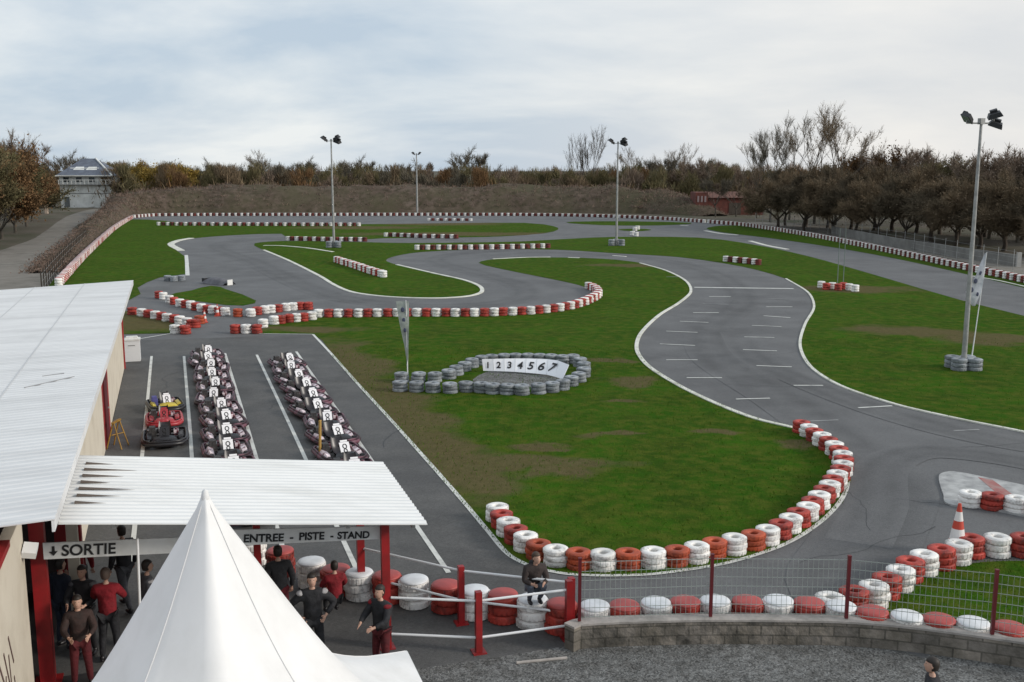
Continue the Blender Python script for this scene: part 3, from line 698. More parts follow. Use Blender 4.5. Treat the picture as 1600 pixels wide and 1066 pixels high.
wpart('faded_lettering', w, mat('faded brown lettering', (0.12, 0.07, 0.06), 0.8))
w = MB(); w.box(L(17.7, -2.5, 2.85), (0.22, 0.26, 0.12), rot=(0.4, 0.2, LANE_ROT)); w.tube([L(17.7, -2.62, 2.75), L(17.7, -2.52, 2.84)], 0.03)
wpart('flood_lamp', w, white_steel)

# ------------------------------------------------------------------ stand canopy with its posts and sign boards
can = thing('pit_canopy', 'white corrugated canopy on red posts across the pit lane entrance', 'canopy', L(18, 1))
def cpart(name, mb, m, parent=None):
    o = mb.build(name, m); o.parent = parent or can
    if parent is None: o.location = -L(18, 1)
    return o
zc = lambda s, t: 2.62 + (4.12 - t) * 0.112
cpart('roof', corrugated(17.55, 21.95, -2.03, 4.12, zc, 0.2, 0.026, nt=4), canopy_white)
w = MB()
for t_ in (-1.2, 0.1, 1.4, 2.7, 3.9):
    Lbox(w, 17.7, 21.8, t_ - 0.03, t_ + 0.03, zc(0, t_) - 0.14, zc(0, t_) - 0.03)
cpart('rafter', w, galv)
for (s_, t_, h_) in ((18.23, 3.46, 2.62), (20.66, 3.40, 2.66), (18.78, -2.52, 3.35)):
    w = MB(); r_ = 0.075 if t_ > 0 else 0.12
    Lbox(w, s_ - r_, s_ + r_, t_ - r_, t_ + r_, 0.012, h_ - 0.02); Lbox(w, s_ - r_ * 1.9, s_ + r_ * 1.9, t_ - r_ * 1.9, t_ + r_ * 1.9, 0.0, 0.03)
    cpart('post', w, red_steel)
w = MB(); Lbox(w, 20.62, 20.76, 1.22, 1.36, 0.012, 2.9); cpart('post', w, red_steel)
for (s_, t_, wd) in ((20.6, -2.15, 0.10), (21.6, -2.2, 0.12)):
    w = MB(); Lbox(w, s_ - wd, s_ + wd, t_ - wd, t_ + wd, 0.012, 3.25); cpart('post', w, red_steel if wd > 0.11 else cream)
for i in range(7):  # dark wedges laid on the roof as shade of gaps under raised sheets
    w = MB(); s_ = 18.55 + i * 0.42; t_ = -1.86; ln_ = 0.5 + 0.22 * ((i * 7) % 3)
    w.add([L(s_ - 0.05, t_, zc(0, t_) + 0.03), L(s_ + 0.05, t_, zc(0, t_) + 0.03), L(s_, t_ + ln_, zc(0, t_ + ln_) + 0.03), L(s_ - 0.05, t_, zc(0, t_) + 0.055), L(s_ + 0.05, t_, zc(0, t_) + 0.055), L(s_, t_ + ln_, zc(0, t_ + ln_) + 0.032)], [(0, 2, 1), (3, 4, 5), (0, 1, 4, 3), (1, 2, 5, 4), (2, 0, 3, 5)]); cpart('gap_shade_wedge', w, mat('dark brown gap shade', (0.13, 0.10, 0.08), 0.8))
def board(name, label, t0, t1, zt0, zt1, h0, h1, s_, texts, arrow=False):
    b = thing(name, label, 'sign', L(s_, (t0 + t1) / 2, 0))
    org = L(s_, (t0 + t1) / 2, 0)
    m = MB(); th = 0.03
    P = [L(s_, t0, zt0 - h0), L(s_, t1, zt1 - h1), L(s_, t1, zt1), L(s_, t0, zt0)]
    Q = [p + U * th for p in P]
    m.add(P + Q, [(0, 1, 2, 3), (4, 7, 6, 5), (0, 4, 5, 1), (1, 5, 6, 2), (2, 6, 7, 3), (3, 7, 4, 0)])
    o = m.build('board', sign_white, b); o.location = -org
    ang = math.atan2(zt1 - zt0, t1 - t0)
    for (txt, t, size, up) in texts:
        tm = text_mesh('lettering', txt, size, ink, b, ext=0.004, bold=0.006)
        f = (t - t0) / (t1 - t0); zb = (zt0 - h0) * (1 - f) + (zt1 - h1) * f
        tm.matrix_local = Matrix.Translation(L(s_ - 0.008, t, zb + up) - org) @ Matrix.Rotation(LANE_ROT, 4, 'Z') @ Matrix.Rotation(math.pi / 2, 4, 'X') @ Matrix.Rotation(ang, 4, 'Z')
    return b
sb = board('exit_sign', 'long white overhead board lettered SORTIE on the left of the pit canopy', -2.40, 0.35, 2.69, 2.50, 0.29, 0.28, 18.45, [('SORTIE', -2.12, 0.27, 0.055)])
w = MB(); w.m = Matrix.Translation(L(18.44, -2.24, 2.53)) @ Matrix.Rotation(LANE_ROT, 4, 'Z')
w.box((0, 0, 0.04), (0.045, 0.008, 0.10)); w.add([(-0.07, -0.004, 0.0), (0.07, -0.004, 0.0), (0, -0.004, -0.08), (-0.07, 0.004, 0.0), (0.07, 0.004, 0.0), (0, 0.004, -0.08)], [(0, 2, 1), (3, 4, 5), (0, 1, 4, 3), (1, 2, 5, 4), (2, 0, 3, 5)])
o = w.build('arrow', ink, sb); o.location = -L(18.45, -1.025, 0)
board('entry_sign', 'long white overhead board lettered ENTREE - PISTE - STAND between red posts', 0.42, 3.38, 2.66, 2.41, 0.30, 0.25, 18.28, [('ENTREE', 0.90, 0.205, 0.06), ('-', 1.72, 0.2, 0.055), ('PISTE', 1.88, 0.2, 0.055), ('-', 2.45, 0.19, 0.05), ('STAND', 2.58, 0.185, 0.045)])

# white cabinet at the building corner
cab = thing('cabinet', 'white lidded cabinet standing at the far corner of the pit building', 'cabinet', L(51.3, -2.15), LANE_ROT)
w = MB(); w.box((0, 0, 0.52), (0.72, 0.62, 0.98)); w.box((0, 0, 0.02), (0.66, 0.56, 0.04)); w.build('body', white_steel, cab)
w = MB(); w.box((0, 0, 1.05), (0.78, 0.68, 0.07)); w.box((0, 0.05, 1.13), (0.6, 0.45, 0.1), taper=0.8); w.build('lid', white_paint, cab)
w = MB(); w.box((0, -0.325, 0.8), (0.3, 0.02, 0.03)); w.build('handle', galv, cab)

# yellow folding trestle by the red wall
tr = thing('trestle', 'yellow kart trestle standing against the red wall by the workshop door', 'trestle', L(35.1, -2.1), LANE_ROT + 1.2); tr.scale = (0.6, 0.6, 0.75)
ylw = mat('yellow paint', (0.36, 0.20, 0.03), 0.5, (0.22, 0.12, 0.02), scale=4)
for sx in (-0.35, 0.35):
    for sy in (-1, 1):
        w = MB(); w.tube([(sx, 0.02 * sy, 1.15), (sx + 0.1 * (1 if sx > 0 else -1), 0.42 * sy, 0.0)], 0.04, n=6); w.build('leg', ylw, tr)
w = MB(); w.box((0, 0, 1.17), (0.95, 0.14, 0.07)); w.build('crossbar', ylw, tr)
w = MB(); w.tube([(-0.36, 0.2, 0.6), (0.36, -0.2, 0.6)], 0.025); w.build('brace', ylw, tr)

# ------------------------------------------------------------------ pagoda tent
tent = thing('pagoda_tent', 'tall white pointed pagoda tent in the foreground', 'tent', L(10.75, 0.17), LANE_ROT)
def tent_roof():
    b = MB(); W = 2.65; zt, ze = 5.68, 2.3; NR, NA = 22, 48
    vs = []; fs = []
    for i in range(NR + 1):
        d = i / NR
        f = 0.46 * d + 0.05 * d ** 2 + 0.49 * d ** 5         # concave sweep
        f = max(f, 0.006)
        for k in range(NA):
            a = 2 * math.pi * k / NA
            # square plan, with a soft mid-panel crease that fades to the eaves
            sq = 1 / max(abs(math.cos(a)), abs(math.sin(a)))
            q = abs(((a / (math.pi / 2)) + 0.5) % 1 - 0.5) * 2          # 0 mid-panel, 1 corner
            crease = 1 + 0.72 * (1 - d ** 2.2) * (1 - q)
            r = W * f * sq * crease
            sag = -0.05 * math.sin(math.pi * min(d * 1.2, 1)) * (1 - q) * 0
            z = zt - (zt - ze) * d + (0.10 * d ** 6 * (1 - q) ** 2)
            vs.append((r * math.cos(a), r * math.sin(a), z + sag))
    for i in range(NR):
        for k in range(NA):
            k2 = (k + 1) % NA
            fs.append((i * NA + k, (i + 1) * NA + k, (i + 1) * NA + k2, i * NA + k2))
    fs.append(tuple(reversed(range(NA)))[::-1])
    b.add(vs, fs, 0, True)
    return b
tr_ = tent_roof(); tr_.build('roof', tent_mat, tent)
w = MB()
for k in range(4):
    a = math.pi / 2 * k; c, s_ = math.cos(a), math.sin(a)
    P = [(c * 2.65 - s_ * -2.65, s_ * 2.65 + c * -2.65, 2.29), (c * 2.65 - s_ * 2.65, s_ * 2.65 + c * 2.65, 2.29)]
    nx, ny = c * 0.012, s_ * 0.012
    w.add([P[0], P[1], (P[1][0], P[1][1], 2.03), (P[0][0], P[0][1], 2.03), (P[0][0] + nx, P[0][1] + ny, 2.29), (P[1][0] + nx, P[1][1] + ny, 2.29), (P[1][0] + nx, P[1][1] + ny, 2.03), (P[0][0] + nx, P[0][1] + ny, 2.03)], [(0, 1, 2, 3), (4, 7, 6, 5), (0, 4, 5, 1), (3, 2, 6, 7)])
w.build('valance', tent_mat, tent)
def tent_pt(d, a):
    f = 0.46 * d + 0.05 * d ** 2 + 0.49 * d ** 5; sq = 1 / max(abs(math.cos(a)), abs(math.sin(a))); q = abs(((a / (math.pi / 2)) + 0.5) % 1 - 0.5) * 2
    q = 0 if abs(math.sin(2 * a)) < 1e-6 else 1; r = 2.65 * f * sq * (1 + 0.72 * (1 - d ** 2.2) * (1 - q)); return ((r + 0.004) * math.cos(a), (r + 0.004) * math.sin(a), 5.68 - 3.38 * d + 0.10 * d ** 6 * (1 - q) ** 2)
for k in (1, 3, 5, 7):
    w = MB(); w.tube([tent_pt(0.01 + 0.985 * i / 30, k * math.pi / 4) for i in range(31)], 0.005, n=5); w.build('seam', mat('tent seam', (0.74, 0.73, 0.72), 0.7), tent)
w = MB(); w.lathe([(0.0, 5.73), (0.03, 5.71), (0.045, 5.64), (0.05, 5.58)], n=10); w.build('peak_cap', mat('tent seam', (0, 0, 0)), tent)
for sx in (-1, 1):
    for sy in (-1, 1):
        w = MB(); w.tube([(2.58 * sx, 2.58 * sy, 0.01), (2.58 * sx, 2.58 * sy, 2.28)], 0.035); w.box((2.58 * sx, 2.58 * sy, 0.02), (0.2, 0.2, 0.02)); w.build('pole', galv, tent)

# ------------------------------------------------------------------ rails, wall, fence
def rail_fence(name, label, posts, heights):
    t = thing(name, label, 'railing', posts[0])
    o0 = Vector(posts[0]); o0.z = 0
    for p in posts[1:] if name == 'rail_fence' else posts:
        p = Vector((p[0], p[1], 0)); w = MB()
        w.box(p - o0 + Vector((0, 0, 0.61)), (0.12, 0.12, 1.22), rot=(0, 0, LANE_ROT)); w.box(p - o0 + Vector((0, 0, 0.02)), (0.26, 0.26, 0.03), rot=(0, 0, LANE_ROT)); w.build('post', red_steel, t)
    for h in heights:
        w = MB()
        w.tube([Vector((p[0], p[1], h)) - o0 for p in posts], 0.026, n=8); w.build('rail', white_steel, t)
    return t
rail_fence('rail_fence', 'near white double railing on red posts running to the stone wall end', [L(18.15, 3.54), L(17.49, 5.06), L(17.46, 6.86)], (1.03, 0.30))
ff = rail_fence('rail_fence', 'far white double railing in front of the pit tyre row', [L(20.60, 3.46), L(18.80, 5.08), L(17.56, 6.95)], (1.12, 0.50))

wl = [(1.08, 18.28), (1.28, 18.44), (2.45, 18.57), (3.81, 18.64), (5.2, 18.62), (6.39, 18.56), (7.5, 18.33), (8.86, 17.87), (10.3, 17.3), (12.5, 16.4), (16, 15.0)]
stone = ground_mat('stained stone wall', [(0.15, 0.135, 0.115), (0.05, 0.047, 0.040), (0.24, 0.215, 0.19)], [0.9, 2.0], bump=1.0, bscale=7)
snt = stone.node_tree; sb_n = snt.nodes['Principled BSDF']; prev = sb_n.inputs['Base Color'].links[0].from_socket
tcn = snt.nodes.new('ShaderNodeTexCoord'); spn = snt.nodes.new('ShaderNodeSeparateXYZ'); cbn = snt.nodes.new('ShaderNodeCombineXYZ')
snt.links.new(tcn.outputs['Object'], spn.inputs[0]); snt.links.new(spn.outputs['X'], cbn.inputs['X']); snt.links.new(spn.outputs['Z'], cbn.inputs['Y'])
brn = snt.nodes.new('ShaderNodeTexBrick'); brn.inputs['Scale'].default_value = 1.0; brn.inputs['Brick Width'].default_value = 0.46; brn.inputs['Row Height'].default_value = 0.2; brn.inputs['Mortar Size'].default_value = 0.016
brn.inputs['Color1'].default_value = (0.85, 0.85, 0.85, 1); brn.inputs['Color2'].default_value = (1.3, 1.26, 1.2, 1); brn.inputs['Mortar'].default_value = (0.62, 0.62, 0.60, 1)
snt.links.new(cbn.outputs[0], brn.inputs['Vector'])
mlt = snt.nodes.new('ShaderNodeMixRGB'); mlt.blend_type = 'MULTIPLY'; mlt.inputs[0].default_value = 1.0
snt.links.new(prev, mlt.inputs[1]); snt.links.new(brn.outputs['Color'], mlt.inputs[2]); snt.links.new(mlt.outputs[0], sb_n.inputs['Base Color'])
cap_m = mat('pale mortar coping', (0.42, 0.38, 0.35), 0.9, (0.26, 0.24, 0.22), scale=3, bump=0.4, bscale=12)
sw = thing('stone_wall', 'low grey stained stone wall carrying the mesh fence beside the gravel yard', 'wall', (1.08, 18.28, 0))
def offs(pts, z=0): return [Vector((p[0] - 1.08, p[1] - 18.28, z)) for p in pts]
wlp = smooth_poly([Vector((a, b, 0)) for a, b in wl], closed=False, sub=5)
w = MB(); strip(w, offs([(p.x, p.y) for p in wlp]), 0.24, 0.0, 0.47); w.build('wall', stone, sw)
w = MB(); strip(w, offs([(p.x, p.y) for p in wlp]), 0.27, 0.473, 0.04); w.build('coping', cap_m, sw)
w = MB(); w.tube([Vector((-0.06, -0.35, 0.03)), Vector((-1.0, -0.55, 0.03))], 0.03); w.build('end_stone', cap_m, sw)

fence = thing('mesh_fence', 'galvanised wire mesh fence with dark red posts on top of the stone wall', 'fence', (1.28, 18.44, 0.513))
def wlat(x):
    for a, b in zip(wlp[:-1], wlp[1:]):
        if a.x <= x <= b.x: return a.lerp(b, (x - a.x) / (b.x - a.x))
    return wlp[-1]
fo = Vector((1.28, 18.44, 0.0)); fposts = [1.28, 3.81, 6.39, 8.86, 11.3, 13.6]
for x in fposts:
    p = wlat(x) - fo; w = MB(); w.box(p + Vector((0, 0, 0.635)), (0.06, 0.06, 1.24)); w.box(p + Vector((0, 0, 1.262)), (0.068, 0.068, 0.02)); w.build('post', mat('dark red post', (0.12, 0.010, 0.014), 0.5), fence)
wire_m = mat('galvanised wire', (0.33, 0.36, 0.33), 0.5)
for x0, x1 in zip(fposts[:-1], fposts[1:]):
    A, B = wlat(x0) - fo, wlat(x1) - fo; d = (B - A); ln = d.length; d.normalize(); nn = Vector((-d.y, d.x, 0)); ang = math.atan2(d.y, d.x)
    w = MB(); k = int(ln / 0.095)
    for i in range(1, k):
        c = A + d * (i * ln / k) + Vector((0, 0, 0.63)); w.box(c, (0.006, 0.006, 1.14), rot=(0, 0, ang))
    for j in range(7):
        z = 0.08 + j * 0.183
        w.box((A + B) / 2 + nn * 0.009 + Vector((0, 0, z)), (ln - 0.07, 0.008, 0.010), rot=(0, 0, ang))
    w.build('mesh_panel', wire_m, fence)

# right-hand boundary: low concrete wall and thin wire fence
cw = thing('concrete_wall', 'low plain grey concrete wall beyond the tyre row at the right', 'wall', at(1395, 386))
o0 = at(1395, 386)
w = MB(); strip(w, [p - o0 for p in pxw([(1300, 366), (1395, 386), (1490, 402), (1590, 417)])], 0.25, 0, 1.1); w.build('wall', mat('grey concrete', (0.22, 0.215, 0.20), 0.9, (0.15, 0.145, 0.135), scale=0.7, bump=0.3), cw)
w = MB(); strip(w, [p - o0 for p in pxw([(1590, 417), (1592, 417.4)])], 0.4, 0, 1.35); w.build('end_pillar', mat('pale concrete', (0.36, 0.35, 0.33), 0.9), cw)
wf = thing('wire_fence', 'thin wire fence on slim posts behind the right boundary tyres', 'fence', at(1240, 358))
o0 = at(1240, 358)
fp = resample(pxw([(1180, 350), (1240, 358), (1320, 370), (1400, 386), (1500, 408), (1600, 429), (1720, 454)]), 3.0)
ww = MB()
for p in fp:
    wp = MB(); wp.tube([p - o0, p - o0 + Vector((0, 0, 2.0))], 0.03, n=5); wp.build('post', galv, wf)
for h in (0.3, 0.8, 1.3, 1.8): ww.tube([p - o0 + Vector((0, 0, h)) for p in fp], 0.008, n=4)
ww.build('wire', galv, wf)
# left boundary: dark slatted fence line along the drive
lf = thing('boundary_fence', 'thin dark fence between the stone drive and the left tyre row', 'fence', at(90, 430))
o0 = at(90, 430)
fp = resample(pxw([(66, 460), (88, 430), (112, 402), (136, 378)]), 2.2)
for p in fp:
    w = MB(); w.tube([p - o0, p - o0 + Vector((0, 0, 1.7))], 0.05, n=5); w.build('post', mat('dark timber', (0.035, 0.028, 0.022), 0.9), lf)
w = MB()
for h in (0.4, 0.9, 1.4): w.tube([p - o0 + Vector((0, 0, h)) for p in fp], 0.012, n=4)
w.build('wire', galv, lf)

# ------------------------------------------------------------------ lamp masts
dark_lamp = mat('dark lamp housing', (0.02, 0.021, 0.024), 0.5)
glass_lamp = mat('lamp glass', (0.25, 0.27, 0.30), 0.15)
def mast(label, p, h, face=0.0, wide=1.0, heads=((-0.75, 0.15, 0.5), (0.62, 0.28, -0.3), (0.72, -0.12, 0.35)), hs=1.0):
    t = thing('lamp_mast', label, 'lamp mast', p, face, 'floodlight masts round the circuit')
    w = MB(); w.tube([(0, 0, 0), (0, 0, h * 0.5), (0, 0, h)], [0.125 * wide, 0.095 * wide, 0.06 * wide], n=10); w.build('pole', galv, t)
    w = MB(); w.tube([(-0.75, 0, h - 0.18), (0.75, 0, h - 0.18)], 0.04, n=6); w.box((0, 0, h - 0.1), (0.22, 0.22, 0.26)); w.build('crossarm', galv, t)
    for (x, dz, tilt) in heads:
        hw = MB(); hw.m = Matrix.Translation((x, -0.05, h - 0.1 + dz)) @ Matrix.Rotation(0.6 * (1 if x < 0 else -1), 4, 'Z') @ Matrix.Rotation(tilt, 4, 'Y') @ Matrix.Rotation(0.35, 4, 'X')
        hw.box((0, 0, 0), (0.62 * hs, 0.42 * hs, 0.20 * hs), taper=0.75); hw.box((0, 0.16 * hs, 0.13 * hs), (0.3 * hs, 0.2 * hs, 0.12 * hs))
        hd = hw.build('lamp_head', dark_lamp, t)
        gw = MB(); gw.m = hw.m; gw.box((0, 0, -0.105 * hs), (0.56 * hs, 0.36 * hs, 0.015)); gw.build('glass', glass_lamp, hd)
        bw = MB(); bw.tube([(x, 0, h - 0.18), (x, -0.03, h - 0.1 + dz)], 0.03, n=6); bw.build('bracket', galv, t)
    return t
pR = at(1505, 577)
mast('nearest tall grey floodlight mast on the right lawn, the one with a banner', pR, 11.15, 0.25, 1.0)
pL_ = at(522, 387); pC = at(652, 335); pM = at(963, 384)
mast('grey floodlight mast left of centre, on the lawn beside grey tyres', pL_, 12.3, 0.1, 1.25, hs=1.35)
mast('most distant pale floodlight mast at the far end of the circuit', pC, 12.0, 0.0, 1.7, heads=((-0.6, 0.1, 0.5), (0.6, 0.1, -0.5)), hs=1.2)
mast('grey floodlight mast right of centre beside the small chicane', pM, 12.1, -0.1, 1.25, hs=1.3)
base_n = 0
for p, nm, offsl in ((pR, 'nearest right floodlight mast', ((-0.33, -0.3), (0.36, -0.3), (-0.33, 0.42), (0.36, 0.42))), (pL_, 'left floodlight mast', ((-0.5, -0.3), (0.5, -0.3), (0, 0.6))), (pM, 'middle floodlight mast', ((-0.6, -0.3), (0.6, -0.3), (0, 0.6)))):
    wh = ['left front', 'right front', 'left rear', 'right rear'] if len(offsl) == 4 else ['left', 'right', 'rear']
    for k, (dx, dy) in enumerate(offsl):
        t = thing('tyre_stack', 'grey tyre stack guarding the foot of the %s, %s one' % (nm, wh[k]), 'tyre stack', p + Vector((dx, dy, 0)), R.uniform(0, 6), 'grey tyre stacks at the mast feet')
        t.scale = (1.18, 1.18, 1.25) if p is pR else (1.3, 1.3, 1.7)
        for j in range(3): link('tyre', T_NEAR['g'], t, (0, 0, j * TH), R.uniform(0, 6))
# stray grey stacks left of the track entry
for k, (x, y) in enumerate(((262, 439), (272, 440), (284, 439))):
    t = thing('tyre_stack', '%s of three low grey tyre stacks at the lawn edge left of the grey cover' % ('leftmost', 'middle', 'rightmost')[k], 'tyre stack', at(x, y), R.uniform(0, 6), 'grey tyre stacks at the lawn edge')
    for j in range(3): link('tyre', T_NEAR['g'], t, (0, 0, j * TH), R.uniform(0, 6))

# banners
def banner(label, p, pts, lean, marks, colr, pole_top, polem=white_steel, width_dir=Vector((1, 0, 0))):
    t = thing('feather_banner', label, 'banner', p)
    w = MB(); w.tube([(0, 0, 0), (lean * 0.5, 0, pole_top * 0.5), (lean, 0, pole_top)], [0.03, 0.022, 0.015], n=6); w.build('pole', polem, t)
    w = MB(); n = len(pts); vs = []
    for i, (a, b, z) in enumerate(pts):
        vs += [(a, 0.05 + 0.05 * math.sin(i * 1.7), z), ((a + b) / 2, 0.12 * math.sin(i * 2.1 + 1), z), (b, 0.05 * math.sin(i * 1.3), z)]
    fs = []
    for i in range(n - 1):
        for j in (0, 1): fs.append((i * 3 + j, i * 3 + j + 1, (i + 1) * 3 + j + 1, (i + 1) * 3 + j))
    o = len(vs); vb = [(x, y + 0.006, z) for x, y, z in vs]
    w.add(vs, fs, 0, True); w.add(vb, [tuple(reversed(f)) for f in fs], 0, True)
    w.build('cloth', colr, t)
    if marks:
        w = MB()
        for (x, z, r, rz) in marks: w.ell((x, -0.075, z), (r, 0.012, rz), n=10, m=6)
        w.build('printed_marks', mat('blue-grey print', (0.06, 0.07, 0.12), 0.7), t)
    return t
cloth_w = mat('white banner cloth', (0.68, 0.68, 0.72), 0.8, (0.5, 0.52, 0.56), scale=4)
# banner beside right mast: triangular sail hanging from pole, wide low
bp = at(1506, 574)
banner('white sail banner with dark marks beside the nearest right floodlight mast', bp + Vector((0.25, -0.1, 0)), [(0.30, 0.36, 5.25), (0.12, 0.36, 4.7), (-0.02, 0.34, 4.3), (-0.22, 0.28, 3.9), (-0.42, 0.22, 3.5), (-0.30, 0.12, 3.15), (-0.12, 0.05, 2.85)], 0.36,
       [(-0.08, 4.0, 0.09, 0.12), (0.12, 4.35, 0.07, 0.1), (-0.22, 3.6, 0.08, 0.12), (0.05, 3.4, 0.06, 0.1)], cloth_w, 5.3)
w = banner('thin pale feather banner tapering downward behind the grey tyre island', at(637, 590), [(-0.46, 0.10, 3.35), (-0.40, 0.10, 2.9), (-0.32, 0.09, 2.4), (-0.22, 0.08, 1.9), (-0.13, 0.06, 1.4), (-0.06, 0.04, 0.9), (-0.03, 0.02, 0.5)], -0.02,
       [(-0.16, 3.0, 0.09, 0.11), (-0.12, 2.55, 0.07, 0.1), (-0.08, 2.1, 0.06, 0.1)], mat('pale green-grey banner cloth', (0.42, 0.46, 0.42), 0.8, (0.30, 0.33, 0.30), scale=5), 3.4)
# two slim posts on the small clump
for k, (x, y) in enumerate(((1308, 451), (1317, 451))):
    t = thing('marker_post', 'slim grey post, %s of two standing in the red and white tyre clump' % ('left', 'right')[k], 'post', at(x, y), 0, 'slim posts in the tyre clump')
    w = MB(); w.tube([(0, 0, 0), (0, 0, 4.6)], [0.035, 0.02], n=6); w.build('pole', mat('pale green-grey pole', (0.16, 0.20, 0.18), 0.5), t)
    w = MB(); w.box((0, 0, 0.02), (0.3, 0.3, 0.04)); w.build('base', galv, t)

# grey covered ramp and its white end marker
tp = thing('covered_ramp', 'low grey tarpaulin-covered ramp lying at the track edge above the pit entry', 'ramp', at(341, 444), -0.62)
w = MB(); vs = []; nx, ny = 14, 6
for i in range(nx + 1):
    for j in range(ny + 1):
        a, b = i / nx, j / ny
        z = 0.5 * math.sin(math.pi * b) ** 0.6 * (0.45 + 0.55 * math.sin(math.pi * min(1, a * 1.1)) ** 0.5) + R.uniform(-0.02, 0.02)
        vs.append(((a - 0.5) * 2.7, (b - 0.5) * 1.3, max(z, 0.0) + 0.02))
w.add(vs, [(i * (ny + 1) + j, (i + 1) * (ny + 1) + j, (i + 1) * (ny + 1) + j + 1, i * (ny + 1) + j + 1) for i in range(nx) for j in range(ny)], 0, True)
w.build('cover', mat('grey tarpaulin', (0.15, 0.145, 0.16), 0.7, (0.08, 0.08, 0.09), scale=2), tp)
w = MB(); w.box((-1.28, 0, 0.22), (0.3, 0.9, 0.42)); w.build('end_box', black_m, tp)
w = MB(); w.box((1.42, 0, 0.22), (0.06, 0.5, 0.42)); w.build('marker_plate', white_paint, tp)

# cones
cone_red = mat('cone orange', (0.50, 0.055, 0.03), 0.5); cone_white = mat('cone white', (0.72, 0.70, 0.68), 0.5)
def cone(label, p, h=0.95, z=0.0):
    t = thing('traffic_cone', label, 'traffic cone', Vector((p.x, p.y, z)), 0.3)
    w = MB(); w.box((0, 0, 0.02), (h * 0.5, h * 0.5, 0.04)); w.build('base', cone_red, t)
    w = MB(); n = 6; r0, r1 = h * 0.19, h * 0.028
    cuts = [0, 0.28, 0.5, 0.66, 0.84, 1.0]
    for i in range(5):
        f0, f1 = cuts[i], cuts[i + 1]
        w.lathe([(r0 + (r1 - r0) * f0, 0.04 + (h - 0.04) * f0), (r0 + (r1 - r0) * f1, 0.04 + (h - 0.04) * f1)], n=14, mi=i % 2)
    w.lathe([(r1, h), (0, h)], n=14)
    w.build('cone_body', [cone_red, cone_white], t)
cone('tall red and white traffic cone among the tyres at the right', at(1494, 866), 1.25, 0.0)
cone('small red and white cone on the left of the pit entry gap', at(320, 504), 0.75)
cone('small white and red cone in the middle of the pit entry gap', at(340, 494), 0.75)

# number board on the grey island
nb = thing('number_board', 'folding white board numbered from 1, leaning on grey tyres of the island', 'number board', at(800, 577))
o0 = at(800, 577)
bpts = [(755, 583), (771.5, 583.3), (788, 583.8), (804.5, 584.6), (821, 585.8), (837.5, 587.2), (854, 589), (868, 592.5), (879, 596)]
tops = [(753, 561.5), (770, 561), (787.5, 560.5), (805, 560.3), (822, 560.3), (839, 560.7), (856, 561.5), (872, 563.5), (889, 570)]
for i in range(8):
    A, B = at(*bpts[i]), at(*bpts[i + 1])
    def top(j):     # lean back over the rear tyres
        q = at(tops[j][0], tops[j][1], 0.62); return q
    C, D = top(i + 1), top(i)
    A.z = B.z = 0.10
    n_ = (B - A).cross(D - A).normalized() * 0.02
    e = (B - A) * 0.012
    P = [A + e, B - e, C - e, D + e]
    w = MB(); w.add([p - o0 for p in P] + [p - o0 - n_ for p in P], [(0, 1, 2, 3), (4, 7, 6, 5), (0, 4, 5, 1), (1, 5, 6, 2), (2, 6, 7, 3), (3, 7, 4, 0)])
    pn = w.build('panel', mat('white number panel', (0.80, 0.81, 0.84), 0.5), nb)
    X = (B - A).normalized(); Z = (P[0] - P[0] + (D - A) - X * (D - A).dot(X)).normalized(); Nn = X.cross(Z)
    hgt = (D - A).length
    if i == 7: continue
    tm = text_mesh('numeral', str(i + 1), hgt * 0.72, ink, pn, ext=0.003, bold=0.012, align='CENTER')
    M = Matrix((X, Z, Nn)).transposed().to_4x4()
    cpt = (A + B + C + D) / 4 - Z * hgt * 0.25 - o0
    tm.matrix_local = Matrix.Translation(cpt + Nn * 0.012) @ M

